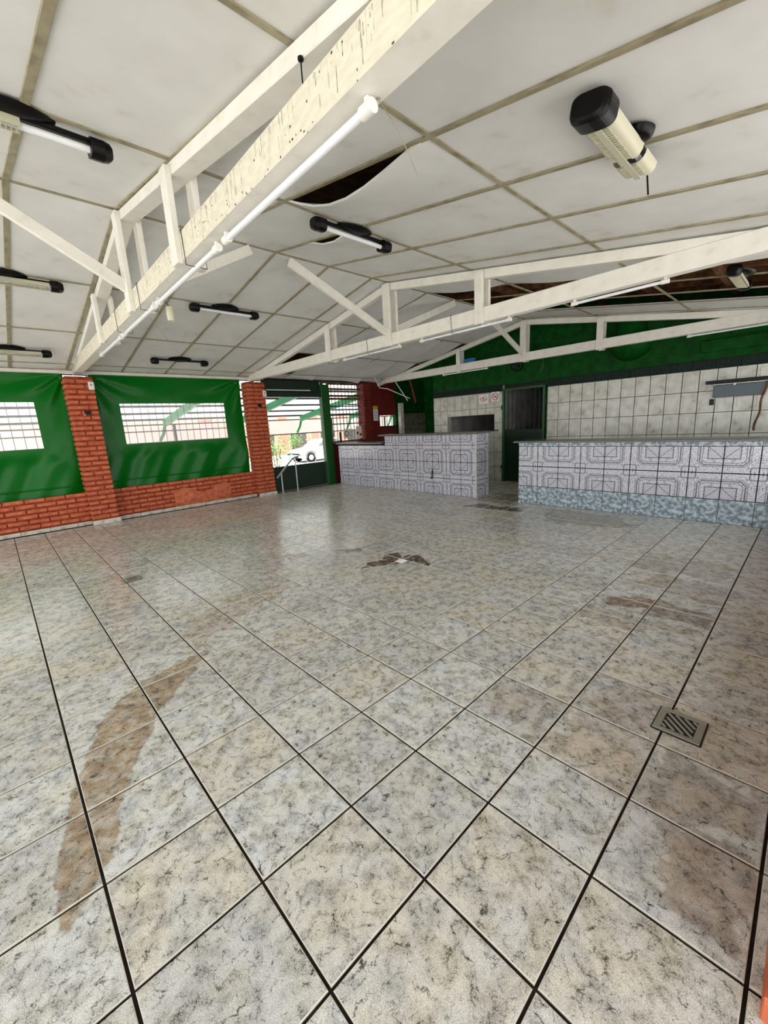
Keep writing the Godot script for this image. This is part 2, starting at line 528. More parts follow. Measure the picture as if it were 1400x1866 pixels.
func _ready() -> void:
	rng.seed = 4
	# camera
	var cam := Camera3D.new()
	cam.name = "camera"
	cam.fov = 102.906
	cam.near = 0.02
	cam.far = 400.0
	cam.keep_aspect = Camera3D.KEEP_HEIGHT
	cam.transform = Transform3D(Basis(Vector3(0.721579, -0.055029, 0.690142), Vector3(0.183843, 0.976279, -0.114373), Vector3(-0.667477, 0.209407, 0.714579)), CAM)
	add_child(cam)
	cam.current = true
	# bright overcast sky
	var sky := ProceduralSkyMaterial.new()
	sky.sky_top_color = Color(0.90, 0.94, 0.98)
	sky.sky_horizon_color = Color(0.97, 0.97, 0.97)
	sky.ground_horizon_color = Color(0.72, 0.71, 0.69)
	sky.ground_bottom_color = Color(0.6, 0.59, 0.57)
	sky.sky_energy_multiplier = 1.0
	sky.sun_angle_max = 1.0
	var env := Environment.new()
	env.background_mode = Environment.BG_SKY
	env.sky = Sky.new()
	env.sky.sky_material = sky
	env.tonemap_mode = Environment.TONE_MAPPER_LINEAR
	env.tonemap_exposure = 3.85
	env.sdfgi_enabled = true
	env.ssao_enabled = true
	env.ssil_enabled = true
	var we := WorldEnvironment.new()
	we.name = "environment"
	we.environment = env
	add_child(we)

	# hazy sun, high behind the open front
	var sun := DirectionalLight3D.new()
	sun.name = "sun"
	sun.light_energy = 2.2
	sun.light_color = Color(1.0, 0.985, 0.965)
	sun.light_angular_distance = 4.0
	sun.shadow_enabled = true
	add_child(sun)
	sun.look_at_from_position(Vector3(-5.0, 9.0, 0.6), Vector3.ZERO)

	make_materials()
	build_floor()
	build_ceiling()
	build_left_side()
	build_back_wall()
	build_right_side()
	build_trusses()
	build_entrance()
	build_counters()
	build_outside()
	build_lamps()
	build_small()

# ------------------------------------------------------------------ floor
func tile_mesh(cell: int, turn: int) -> ArrayMesh:
	var s := 0.4 - 0.010
	var h := s * 0.5
	var b := 0.0022
	var top := Geo.new()
	var p := []
	var uv := []
	var o := Vector2(cell % 4, cell / 4) * 0.25 + Vector2(0.004, 0.004)
	var r := 0.242
	var cs := [Vector2(0, 0), Vector2(r, 0), Vector2(r, r), Vector2(0, r)]
	for k in 4:
		var sg: Vector2 = [Vector2(-1, -1), Vector2(1, -1), Vector2(1, 1), Vector2(-1, 1)][k]
		p.append(Vector3(sg.x * (h - b), 0, sg.y * (h - b)))
		uv.append(o + cs[(k + turn) % 4])
	top.quad(p[0], p[1], p[2], p[3], Vector3.UP, uv[0], uv[1], uv[2], uv[3])
	var edge := Geo.new()
	for k in 4:
		var a: Vector3 = p[k]
		var c: Vector3 = p[(k + 1) % 4]
		var out := ((a + c) * 0.5).normalized()
		var a2 := Vector3(signf(a.x) * h, -0.003, signf(a.z) * h)
		var c2 := Vector3(signf(c.x) * h, -0.003, signf(c.z) * h)
		edge.quad(a, c, c2, a2, (out + Vector3.UP).normalized())
		edge.quad(a2, c2, c2 - Vector3(0, 0.008, 0), a2 - Vector3(0, 0.008, 0), out)
	var m := top.mesh()
	edge.add_to(m)
	m.surface_set_material(1, M.tile_edge)
	return m

func build_floor() -> void:
	var fl := structure("floor", "glazed grey marbled ceramic tile floor with dark joints and brown stains", "floor")
	part("grout_bed", Geo.new().cbox(Vector3(3.3, -0.057, -3.25), Vector3(13.2, 0.1, 10.2), 0.0), M.grout, fl)
	var meshes := []
	for k in 32:
		var base := tile_mesh(k % 16, (k * 7 + k / 16) % 4)
		for q in 3:
			var m: ArrayMesh = base.duplicate() if q else base
			m.surface_set_material(0, M.floor[q])
			m.surface_set_material(1, M.tile_edge)
			meshes.append(m)
	var spots := []
	for a in range(-6, 24):
		for b in range(-4, 20):
			var c := Vector3(0.4 * a + 0.2, 0, -0.4 * b - 0.2)
			if c.x > WALL_B: continue
			var seen := c.x > -0.75 and c.x < 6.8
			spots.append([c, c.distance_to(CAM) + (0.0 if seen else 100.0)])
	spots.sort_custom(func(x, y): return x[1] < y[1])
	var rest := {}
	for i in spots.size():
		var m: ArrayMesh = meshes[rng.randi() % meshes.size()]
		var c: Vector3 = spots[i][0]
		var dy := rng.randf_range(-0.0008, 0.0008)
		if i < 299:
			put("tile", m, null, fl, c + Vector3(0, dy, 0))
		else:
			if not rest.has(m): rest[m] = []
			rest[m].append(c + Vector3(0, dy, 0))
	var st := [SurfaceTool.new(), SurfaceTool.new(), SurfaceTool.new(), SurfaceTool.new()]
	for s in st: s.begin(Mesh.PRIMITIVE_TRIANGLES)
	for m in rest:
		var q: int = M.floor.find(m.surface_get_material(0))
		for c in rest[m]:
			st[q].append_from(m, 0, Transform3D(Basis.IDENTITY, c))
			st[3].append_from(m, 1, Transform3D(Basis.IDENTITY, c))
	var far := ArrayMesh.new()
	for q in 4:
		st[q].commit(far)
		far.surface_set_material(far.get_surface_count() - 1, M.floor[q] if q < 3 else M.tile_edge)
	var o := put("far_tiles", far, null, fl)
	o.set_meta("kind", "stuff")

# ------------------------------------------------------------------ ceiling and roof
const CX := [-4.10, -3.34, -2.58, -1.82, -1.06, -0.30, 0.46, 1.21, 1.30, 2.05, 2.81, 3.57, 4.32, 4.76, 5.52, 6.28, 7.04, 7.80, 8.56, 9.05]
const CZ := [-8.11, -7.80, -6.39, -4.93, -3.45, -2.0, -0.5, 1.0, 1.45]

func panel(x0: float, x1: float, z0: float, z1: float, sag: Callable) -> Geo:
	var g := Geo.new()
	var up := []
	var dn := []
	var nx := 5
	var nz := 9
	for j in nz:
		var ru := PackedVector3Array()
		var rd := PackedVector3Array()
		for i in nx:
			var s := float(i) / (nx - 1)
			var t := float(j) / (nz - 1)
			var x := lerpf(x0, x1, s)
			var z := lerpf(z0, z1, t)
			var y := ceil_y(z) - float(sag.call(s, t))
			rd.append(Vector3(x, y, z))
			ru.append(Vector3(x, y + 0.015, z))
		up.append(ru)
		dn.append(rd)
	g.sheet(dn, Vector3.DOWN)
	g.sheet(up, Vector3.UP)
	for j in nz - 1:
		g.quad(dn[j][0], dn[j + 1][0], up[j + 1][0], up[j][0], Vector3.LEFT)
		g.quad(dn[j][nx - 1], dn[j + 1][nx - 1], up[j + 1][nx - 1], up[j][nx - 1], Vector3.RIGHT)
	for i in nx - 1:
		g.quad(dn[0][i], dn[0][i + 1], up[0][i + 1], up[0][i], Vector3.FORWARD)
		g.quad(dn[nz - 1][i], dn[nz - 1][i + 1], up[nz - 1][i + 1], up[nz - 1][i], Vector3.BACK)
	return g

func build_ceiling() -> void:
	var ce := structure("ceiling", "white board ceiling sloping up to a ridge, held by beige strips", "ceiling")
	for i in CX.size() - 1:
		for j in CZ.size() - 1:
			var x0: float = CX[i]
			var x1: float = CX[i + 1]
			var z0: float = CZ[j]
			var z1: float = CZ[j + 1]
			if z0 >= RIDGE_Z - 0.01 and x0 > 5.5 and x0 < 7.7: continue
			if x0 > 4.7 and x0 < 5.0 and absf(z0 + 7.80) < 0.01: continue
			if x0 > 8.5 and z0 < -6.0: continue
			var sag := func(_s, _t): return 0.0
			if absf(x0 - 2.05) < 0.01 and absf(z0 + 2.0) < 0.01:
				sag = func(s, t): return 0.155 * pow(sin(PI * pow(t, 0.85)), 1.3) * pow(1.0 - s, 2.0)
			elif absf(x0 - 2.81) < 0.01 and absf(z0 + 3.45) < 0.01:
				sag = func(s, t): return 0.07 * maxf(0.0, sin(PI * clampf((t - 0.45) / 0.5, 0.0, 1.0))) * pow(1.0 - s, 2.0)
			elif absf(x0 - 4.76) < 0.01 and z0 > -3.5:
				sag = func(s, t): return 0.05 * sin(PI * t) * s * s
			elif x0 > 5.0 and z1 < -3.4:
				var k := 0.03 + 0.035 * ((i * 5 + j * 3) % 3)
				sag = func(s, t): return k * sin(PI * t) * (0.35 + 0.65 * s * s)
			elif x0 > 8.0:
				sag = func(s, t): return 0.05 * sin(PI * t) * s
			part("ceiling_panel", panel(x0 + 0.004, x1 - 0.004, z0 + 0.004, z1 - 0.004, sag), M.panel, ce)
	# strips down the slope
	for i in CX.size():
		var x: float = CX[i]
		for side in [-1, 1]:
			var z0 := RIDGE_Z
			var z1 := WALL_L if side < 0 else 1.45
			if x > 8.8: continue
			var w := 0.042 if x < 1.25 else 0.032
			var a := Vector3(x, ceil_y(z0) - 0.006, z0)
			var b := Vector3(x, ceil_y(z1) - 0.006, z1)
			part("slope_strip", Geo.new().bar(a, b, w, 0.014, 0.002), M.tbar, ce)
	for j in CZ.size():
		var z: float = CZ[j]
		var a := Vector3(-4.1, ceil_y(z) - 0.005, z)
		var b := Vector3(9.0, ceil_y(z) - 0.005, z)
		part("cross_strip", Geo.new().bar(a, b, 0.03, 0.012, 0.002), M.tbar, ce)
	# roof over the boards: purlins, rafters and brown sheathing
	var rf := structure("roof", "dark brown timber roof above the missing ceiling boards", "roof")
	for side in [-1, 1]:
		var ze := -8.75 if side < 0 else 2.9  # right eave deepened out of view to hold back the high sky
		var c0 := Vector3(2.1, RIDGE_Y + 0.42, RIDGE_Z)
		var c1 := Vector3(2.1, RIDGE_Y + 0.42 - SLOPE * absf(ze - RIDGE_Z), ze)
		part("sheathing", Geo.new().bar(c0, c1, 14.6, 0.03, 0.0), M.roof, rf)
		for k in 9:
			var x := 4.95 + 0.5 * k
			part("rafter", Geo.new().bar(Vector3(x, RIDGE_Y + 0.36, RIDGE_Z), Vector3(x, RIDGE_Y + 0.36 - SLOPE * absf(ze - RIDGE_Z), ze), 0.05, 0.09, 0.004), M.roof, rf)
		for k in 5:
			var z: float = RIDGE_Z + side * (0.5 + 1.0 * k)
			part("purlin", Geo.new().bar(Vector3(4.7, ceil_y(z) + 0.24, z), Vector3(9.1, ceil_y(z) + 0.24, z), 0.06, 0.10, 0.004), M.roof, rf)

# ------------------------------------------------------------------ brickwork
var brick_meshes := []
func brick_mesh(k: int) -> ArrayMesh:
	if brick_meshes.is_empty():
		for q in 4:
			brick_meshes.append(Geo.new().cbox(Vector3.ZERO, Vector3(1.0, 0.062, 0.06), 0.014).mesh())
	return brick_meshes[k % 4]

# courses of bricks on a face; origin lower left, along = direction of the courses, out = outward
func brick_face(parent: Node3D, o: Vector3, along: Vector3, out: Vector3, width: float, height: float, first := 0.0, mats = null) -> void:
	var ch := 0.0905
	var rows := int(height / ch)
	var bl := 0.285
	for r in rows:
		var x := 0.0
		var odd := (r % 2) == 1
		var ln := bl
		if first > 0.0: ln = bl if not odd else bl * 0.5
		else: ln = bl * (0.55 if odd else 1.0)
		while x < width - 0.02:
			var l := minf(ln, width - x)
			if width - x - l < 0.05: l = width - x
			var m := MeshInstance3D.new()
			m.name = "brick"
			m.mesh = brick_mesh(rng.randi())
			m.material_override = mats if mats else M.brick[rng.randi() % 3]
			var bs := Basis(along, Vector3.UP, along.cross(Vector3.UP))
			bs = bs * Basis(Vector3(0, 0, 1), rng.randf_range(-0.006, 0.006))
			m.transform = Transform3D(bs.scaled_local(Vector3(l - 0.018, 1.0 + rng.randf_range(-0.05, 0.05), 1.0)), o + along * (x + l * 0.5) + Vector3.UP * ((r + 0.5) * ch) + out * rng.randf_range(-0.008, 0.0))
			parent.add_child(m, true)
			x += l
			ln = bl

func brick_column(x0: float, x1: float, z_face: float, facing: float, top: float, label: String, mats = null) -> Node3D:
	var c := thing("brick_column", label, "column", Vector3((x0 + x1) * 0.5, 0, z_face - facing * 0.16))
	var w := x1 - x0
	part("core", Geo.new().cbox(Vector3(0, top * 0.5, 0), Vector3(w - 0.02, top, 0.30), 0.01), M.red if mats else M.mortar, c)
	brick_face(c, Vector3(-w * 0.5, 0.09, facing * 0.14), Vector3.RIGHT, Vector3(0, 0, facing), w, top - 0.08, 0.0, mats)
	brick_face(c, Vector3(-w * 0.5 + 0.02, 0.09, -0.15), Vector3(0, 0, 1), Vector3.LEFT, 0.30, top - 0.08, 0.0, mats)
	part("skirting_tile", Geo.new().cbox(Vector3(0, 0.04, facing * 0.165), Vector3(w + 0.02, 0.08, 0.02), 0.003), M.skirt, c)
	return c

# ------------------------------------------------------------------ tarps
func fold(x: float, y: float, sd: float) -> float:
	var low := smoothstep(1.5, 1.1, y)
	var u := x * 6.4 + (1.45 - y) * 1.9 + sd + 0.8 * sin(x * 1.3 + sd)
	var d := 0.034 * sin(u + 0.5 * sin(u * 0.63)) * low
	d += 0.013 * sin(u * 2.3 - y * 3.0 + sd) * low
	d += 0.010 * sin(x * 1.7 + y * 3.1 + sd) + 0.005 * sin(x * 6.0 - y * 5.0 + sd * 2.0)
	return d

func tarp(called_label: String, x0: float, x1: float, wx0: float, wx1: float, wy0: float, wy1: float, y0: float, y1: float, sd: float) -> void:
	var z := WALL_L - 0.17
	var t := thing("tarp", called_label, "tarp", Vector3(0, 0, z))
	var cl := Geo.new()
	var spans := [[x0, wx0, y0, y1], [wx1, x1, y0, y1], [wx0, wx1, y0, wy0], [wx0, wx1, wy1, y1]]
	for s in spans:
		if s[1] - s[0] < 0.01: continue
		var nx := maxi(3, int((s[1] - s[0]) / 0.025))
		var ny := maxi(3, int((s[3] - s[2]) / 0.05))
		var rows := []
		for j in ny + 1:
			var row := PackedVector3Array()
			for i in nx + 1:
				var x: float = lerpf(s[0], s[1], float(i) / nx)
				var y: float = lerpf(s[2], s[3], float(j) / ny)
				var yy := y
				if y < y0 + 0.03: yy -= 0.022 * absf(sin(x * 7.0 + sd)) + 0.01 * sin(x * 19.0)
				# flat along the welded window
				var dw := maxf(maxf(wx0 - x, x - wx1), maxf(wy0 - y, y - wy1))
				var k := smoothstep(0.0, 0.28, dw)
				# pulled folds from the upper corners
				var cx := minf(x - x0, x1 - x)
				var cy := y1 - y
				var pull := 0.02 * sin(atan2(cy, cx + 0.05) * 13.0 + sd) * exp(-(cx * cx + cy * cy) * 1.1)
				row.append(Vector3(x, yy, fold(x, y, sd) * k + pull * k))
			rows.append(row)
		cl.sheet(rows, Vector3(0, 0, 1))
	part("cloth", cl, M.tarp, t)
	var hem := Geo.new()
	var rows := []
	var nx := int((x1 - x0) / 0.05)
	for j in 5:
		var row := PackedVector3Array()
		for i in nx + 1:
			var x := lerpf(x0, x1, float(i) / nx)
			var yb := y0 + 0.155 + 0.006 * sin(x * 2.0 + sd)
			var an := PI * (float(j) / 4.0 - 0.5)
			row.append(Vector3(x, yb + 0.016 * sin(an), fold(x, yb, sd) + 0.006 + 0.012 * cos(an)))
		rows.append(row)
	hem.sheet(rows, Vector3(0, 0, 1))
	part("hem_seam", hem, M.tarp, t)
	part("window_pane", Geo.new().cbox(Vector3((wx0 + wx1) * 0.5, (wy0 + wy1) * 0.5, -0.002), Vector3(wx1 - wx0 + 0.04, wy1 - wy0 + 0.04, 0.002), 0.0), M.pane, t)

func grille(label: String, x0: float, x1: float, y0: float, y1: float, z: float, step: float, rails: Array) -> void:
	var g := thing("window_grille", label, "grille", Vector3(0, 0, z))
	var n := int(round((x1 - x0) / step))
	for i in n + 1:
		var x := x0 + (x1 - x0) * i / n
		part("bar", Geo.new().tube([Vector3(x, y0, 0), Vector3(x, y1, 0)], 0.006, 6), M.iron, g)
	for y in rails:
		part("rail", Geo.new().cbox(Vector3((x0 + x1) * 0.5, y, 0), Vector3(x1 - x0, 0.022, 0.008), 0.0), M.iron, g)

func build_left_side() -> void:
	var wl := structure("wall_left", "low orange painted brick wall between the brick columns", "wall")
	# low brick walls between the columns
	for s in [[-1.9, 1.13], [1.54, 4.47]]:
		var w: float = s[1] - s[0]
		part("wall_core", Geo.new().cbox(Vector3((s[0] + s[1]) * 0.5, 0.30, WALL_L - 0.08), Vector3(w, 0.60, 0.10), 0.008), M.mortar, wl)
		part("outer_leaf", Geo.new().cbox(Vector3((s[0] + s[1]) * 0.5, 0.31, WALL_L - 0.29), Vector3(w, 0.62, 0.12), 0.006), M.mortar, wl)
		brick_face(wl, Vector3(s[0], 0.075, WALL_L - 0.035), Vector3.RIGHT, Vector3(0, 0, 1), w, 0.56, 1.0)
		var x: float = s[0]
		while x < s[1] - 0.02:
			var l := minf(0.4, s[1] - x)
			part("skirting_tile", Geo.new().cbox(Vector3(x + l * 0.5, 0.033, WALL_L + 0.0), Vector3(l - 0.006, 0.066, 0.02), 0.003), M.skirt, wl)
			x += l
	# rough plaster patch at the foot of the second low wall
	var lump := []
	for j in 7:
		var row := PackedVector3Array()
		for i in 26:
			var s := i / 25.0
			var t := j / 6.0
			var x := lerpf(2.62, 3.85, s)
			var y := 0.03 + t * (0.34 + 0.08 * sin(s * 9.0))
			row.append(Vector3(x, y, WALL_L + 0.012 + 0.012 * sin(PI * s) * sin(PI * t) + 0.006 * sin(i * 2.3 + j * 1.7) - 0.022 * pow(absf(2.0 * t - 1.0), 6.0) - 0.022 * pow(absf(2.0 * s - 1.0), 8.0)))
		lump.append(row)
	part("plaster_patch", Geo.new().sheet(lump, Vector3(0, 0, 1)), M.brick[1], wl)
	# wall plate under the eaves
	part("eave_board", Geo.new().cbox(Vector3(1.5, 2.765, WALL_L - 0.10), Vector3(7.0, 0.07, 0.10), 0.004), M.timber, wl)
	# solid stretch of the left wall further back, painted red
	part("red_wall", Geo.new().cbox(Vector3(8.515, 2.35, WALL_L - 0.10), Vector3(0.42, 4.7, 0.16), 0.004), M.red, wl)
	part("red_wall", Geo.new().cbox(Vector3(9.08, 0.74, WALL_L - 0.10), Vector3(0.70, 1.48, 0.16), 0.004), M.red, wl)
	part("red_wall", Geo.new().cbox(Vector3(9.08, 3.25, WALL_L - 0.10), Vector3(0.70, 2.88, 0.16), 0.004), M.red, wl)
	part("green_wall", Geo.new().cbox(Vector3(10.2, 2.35, WALL_L - 0.10), Vector3(1.55, 4.7, 0.16), 0.004), M.green, wl)
	part("gable_infill", Geo.new().cbox(Vector3(6.6, 2.95, WALL_L - 0.16), Vector3(4.0, 0.40, 0.06), 0.0), M.dark, wl)
	brick_column(1.12, 1.55, -7.95, 1.0, 2.66, "orange brick column between the two green tarps")
	brick_column(4.46, 4.91, -7.95, 1.0, 2.66, "orange brick column beside the entrance opening")
	brick_column(8.02, 8.30, -8.02, 1.0, 2.74, "narrow dark red brick column right of the barred window", M.red_brick)
	brick_column(-2.33, -1.9, -7.95, 1.0, 2.66, "orange brick column at the far left end of the tarps")
	tarp("green tarp with a clear window, cut by the left photo edge", -1.86, 1.155, -1.55, 0.675, 1.455, 2.245, 0.58, 2.765, 1.3)
	tarp("green tarp with a wide clear window between two brick columns", 1.53, 4.44, 1.955, 4.01, 1.43, 2.21, 0.58, 2.765, 4.1)
	grille("thin dark window bars behind the left green tarp", -1.8, 1.05, 0.60, 2.74, WALL_L - 0.27, 0.15, [1.66, 0.70, 2.70])
	grille("thin dark window bars behind the right green tarp", 1.62, 4.42, 0.60, 2.74, WALL_L - 0.27, 0.14, [1.66, 0.70, 2.70])

# ------------------------------------------------------------------ back wall with tiles, gate and oven mouth
func build_back_wall() -> void:
	var wb := structure("wall_back", "green painted back wall with white embossed tiles on its lower half", "wall")
	var x := WALL_B + 0.09
	var boxes := [[-6.31, -4.17, 2.29, 4.1], [-4.17, -3.10, 2.29, 4.1], [-3.10, 1.50, 0.0, 4.1],
		[-6.31, -5.828, 0.0, 2.29], [-4.402, -4.17, 0.0, 2.29], [-5.828, -4.402, 0.0, 1.225], [-5.828, -4.402, 1.635, 2.29]]
	for b in boxes:
		part("wall_block", Geo.new().cbox(Vector3(x, (b[2] + b[3]) * 0.5, (b[0] + b[1]) * 0.5), Vector3(0.14, b[3] - b[2], b[1] - b[0]), 0.0), M.green if b[3] > 3.0 else M.wall_tile[0], wb)
	# embossed tile, one mesh for all whole ones
	var tile := Geo.new().cbox(Vector3.ZERO, Vector3(0.012, 0.353, 0.232), 0.003).cbox(Vector3(-0.006, 0, 0), Vector3(0.008, 0.27, 0.155), 0.004).mesh()
	var zs := []
	for k in 9: zs.append([-6.306 + 0.2378 * k, 0.2378])
	for k in 19: zs.append([-3.073 + 0.2452 * k, 0.2452])
	for q in zs:
		for r in 6:
			var zc: float = q[0] + q[1] * 0.5
			var y1 := 2.15 - 0.361 * r
			var y0 := maxf(y1 - 0.361, 0.0)
			if zc > 1.45: continue
			if zc > -3.2 and r > 3: continue
			var sc := (y1 - y0) / 0.361
			# tiles cut round the oven mouth
			var cut0 := y0
			var cut1 := y1
			if zc < -4.43 and zc > -5.83:
				if y0 < 1.635 and y1 > 1.635: cut0 = 1.637
				elif y0 < 1.225 and y1 > 1.225: cut1 = 1.223
			sc = (cut1 - cut0) / 0.361
			if sc < 0.08: continue
			var o := put("tile", tile, M.wall_tile[(r + int(q[0] * 40.0)) % 2 if int(q[0] * 40.0) >= 0 else absi(r + int(q[0] * 40.0)) % 2], wb, Vector3(WALL_B + 0.014, (cut0 + cut1) * 0.5, zc))
			o.scale = Vector3(1, sc, (q[1] - 0.004) / 0.238)
	for s in [[-6.31, -5.828, 0.0, 2.15], [-4.402, -4.17, 0.0, 2.15], [-5.828, -4.402, 1.64, 2.15], [-5.828, -4.402, 0.0, 1.22], [-3.08, 1.45, 0.0, 2.15]]:
		part("tile_bed", Geo.new().cbox(Vector3(WALL_B + 0.0195, (s[2] + s[3]) * 0.5, (s[0] + s[1]) * 0.5), Vector3(0.003, s[3] - s[2], s[1] - s[0]), 0.0), M.dark, wb)
	# marbled strip above the tiles
	for s in [[-6.31, -4.17], [-3.08, 1.45]]:
		var n := int(round((s[1] - s[0]) / 0.33))
		for k in n:
			var l: float = (s[1] - s[0]) / n
			part("strip_tile", Geo.new().cbox(Vector3(WALL_B + 0.012, 2.232, s[0] + l * (k + 0.5)), Vector3(0.018, 0.15, l - 0.004), 0.003), M.strip, wb)
	# raised beam on the green paint at the right
	part("beam", Geo.new().cbox(Vector3(WALL_B, 2.52, 0.55), Vector3(0.05, 0.20, 1.9), 0.01), M.green, wb)
	part("beam", Geo.new().cbox(Vector3(WALL_B, 2.72, 0.75), Vector3(0.04, 0.14, 1.5), 0.01), M.green, wb)
	# oven niche behind the mouth
	var ov := structure("wall_oven_niche", "dark oven mouth in the white tiled wall", "wall")
	part("niche_back", Geo.new().cbox(Vector3(12.2, 1.45, -5.115), Vector3(0.1, 1.0, 1.66), 0.0), M.concrete, ov)
	part("niche_top", Geo.new().cbox(Vector3(10.72, 1.73, -5.115), Vector3(2.96, 0.1, 1.66), 0.0), M.concrete, ov)
	part("niche_floor", Geo.new().cbox(Vector3(10.72, 1.13, -5.115), Vector3(2.96, 0.1, 1.66), 0.0), M.concrete, ov)
	for zz in [-5.90, -4.33]:
		part("niche_side", Geo.new().cbox(Vector3(10.72, 1.43, zz), Vector3(2.96, 0.6, 0.1), 0.0), M.concrete, ov)
	# rooms behind: corridor at the left end and store room behind the gate
	var cr := structure("wall_corridor", "dim green corridor beside the tiled wall", "wall")
	part("corridor_end", Geo.new().cbox(Vector3(10.85, 2.0, -7.2), Vector3(0.1, 4.0, 2.0), 0.0), M.green, cr)
	part("corridor_side", Geo.new().cbox(Vector3(10.0, 2.0, -6.25), Vector3(1.7, 4.0, 0.1), 0.0), M.green, cr)
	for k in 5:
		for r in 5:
			part("tile", Geo.new().cbox(Vector3(10.79, 0.19 + 0.37 * r, -7.55 + 0.246 * k), Vector3(0.012, 0.36, 0.24), 0.003), M.shaded_tile, cr)
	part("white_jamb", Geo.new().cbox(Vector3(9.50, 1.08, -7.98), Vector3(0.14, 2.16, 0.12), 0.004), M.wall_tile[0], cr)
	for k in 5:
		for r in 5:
			part("tile", Geo.new().cbox(Vector3(9.72 + 0.246 * k, 0.19 + 0.37 * r, WALL_L + 0.0), Vector3(0.24, 0.36, 0.012), 0.003), M.shaded_tile, cr)
	part("corridor_lid", Geo.new().cbox(Vector3(9.95, 3.9, -7.2), Vector3(1.9, 0.06, 2.0), 0.0), M.dark, cr)
	var sr := structure("wall_store", "dark room behind the barred gate", "wall")
	part("store_end", Geo.new().cbox(Vector3(13.2, 1.3, -2.55), Vector3(0.1, 2.8, 3.5), 0.0), M.concrete, sr)
	for zz in [-4.23, -0.85]:
		part("store_side", Geo.new().cbox(Vector3(11.2, 1.3, zz), Vector3(4.0, 2.8, 0.1), 0.0), M.concrete, sr)
	part("store_top", Geo.new().cbox(Vector3(11.2, 2.75, -2.55), Vector3(4.1, 0.1, 3.5), 0.0), M.concrete, sr)
	part("store_floor", Geo.new().cbox(Vector3(11.2, -0.05, -2.55), Vector3(4.1, 0.1, 3.5), 0.0), M.concrete, sr)
	# barred gate
	var d := structure("door_1", "dark green barred metal gate in the back wall", "door")
	var z0 := -4.16
	var z1 := -3.11
	for zz in [z0 + 0.02, z1 - 0.03]:
		part("frame", Geo.new().cbox(Vector3(9.07, 1.09, zz), Vector3(0.06, 2.18, 0.05), 0.004), M.green_metal, d)
	part("frame", Geo.new().cbox(Vector3(9.07, 2.18, (z0 + z1) * 0.5), Vector3(0.06, 0.05, z1 - z0), 0.004), M.green_metal, d)
	part("transom", Geo.new().cbox(Vector3(9.16, 2.24, (z0 + z1) * 0.5), Vector3(0.04, 0.09, z1 - z0), 0.0), M.dark, d)
	part("rail", Geo.new().cbox(Vector3(9.08, 1.20, (z0 + z1) * 0.5), Vector3(0.03, 0.10, z1 - z0 - 0.1), 0.004), M.dark_green, d)
	part("lower_sheet", Geo.new().cbox(Vector3(9.09, 0.60, (z0 + z1) * 0.5), Vector3(0.012, 1.16, z1 - z0 - 0.1), 0.0), M.dark_green, d)
	for k in 8:
		var zz := z0 + 0.13 + 0.112 * k
		part("bar", Geo.new().cbox(Vector3(9.08, 1.68, zz), Vector3(0.012, 0.96, 0.012), 0.0), M.iron, d)
	part("lock_case", Geo.new().cbox(Vector3(9.06, 1.52, -3.78), Vector3(0.04, 0.16, 0.07), 0.006), M.iron, d)
	for zz in [[z0 - 0.02, 1.78], [z0 - 0.02, 0.35], [z1 + 0.02, 1.83]]:
		part("hinge", Geo.new().tube([Vector3(9.05, zz[1] - 0.05, zz[0]), Vector3(9.05, zz[1] + 0.05, zz[0])], 0.018, 8), M.iron, d)

# ------------------------------------------------------------------ right side, mostly behind and beside the camera
func build_right_side() -> void:
	var wr := structure("wall_right", "orange brick side wall at the right edge of the floor", "wall")
	part("wall_core", Geo.new().cbox(Vector3(3.0, 0.32, 1.46), Vector3(2.9, 0.62, 0.16), 0.008), M.mortar, wr)
	part("wall_core", Geo.new().cbox(Vector3(8.1, 0.55, 1.46), Vector3(2.1, 1.10, 0.16), 0.008), M.green, wr)  # these green blocks frame an unseen opening, added to light the back
	part("wall_core", Geo.new().cbox(Vector3(8.1, 3.25, 1.46), Vector3(2.1, 1.9, 0.16), 0.008), M.green, wr)
	part("wall_core", Geo.new().cbox(Vector3(7.15, 1.7, 1.46), Vector3(0.2, 1.2, 0.16), 0.008), M.green, wr)
	part("wall_core", Geo.new().cbox(Vector3(9.0, 1.7, 1.46), Vector3(0.3, 1.2, 0.16), 0.008), M.green, wr)
	part("wall_core", Geo.new().cbox(Vector3(5.98, 0.32, 1.46), Vector3(2.1, 0.62, 0.16), 0.008), M.mortar, wr)
	part("pier", Geo.new().cbox(Vector3(4.69, 1.33, 1.42), Vector3(0.45, 2.66, 0.2), 0.008), M.mortar, wr)
	brick_face(wr, Vector3(1.6, 0.075, 1.38), Vector3.RIGHT, Vector3(0, 0, -1), 2.85, 0.56, 1.0)
	var foot := brick_column(1.15, 1.58, 1.245, -1.0, 2.66, "brick column foot at the lower right photo corner")
	foot.get_node("skirting_tile").material_override = M.brick[0]
	var ends := structure("wall_front", "posts of the open front behind the camera", "wall")
	for z in [-7.9, -3.45, 1.25]:
		part("post", Geo.new().cbox(Vector3(-4.0, 1.4, z), Vector3(0.3, 2.8, 0.3), 0.01), M.mortar, ends)

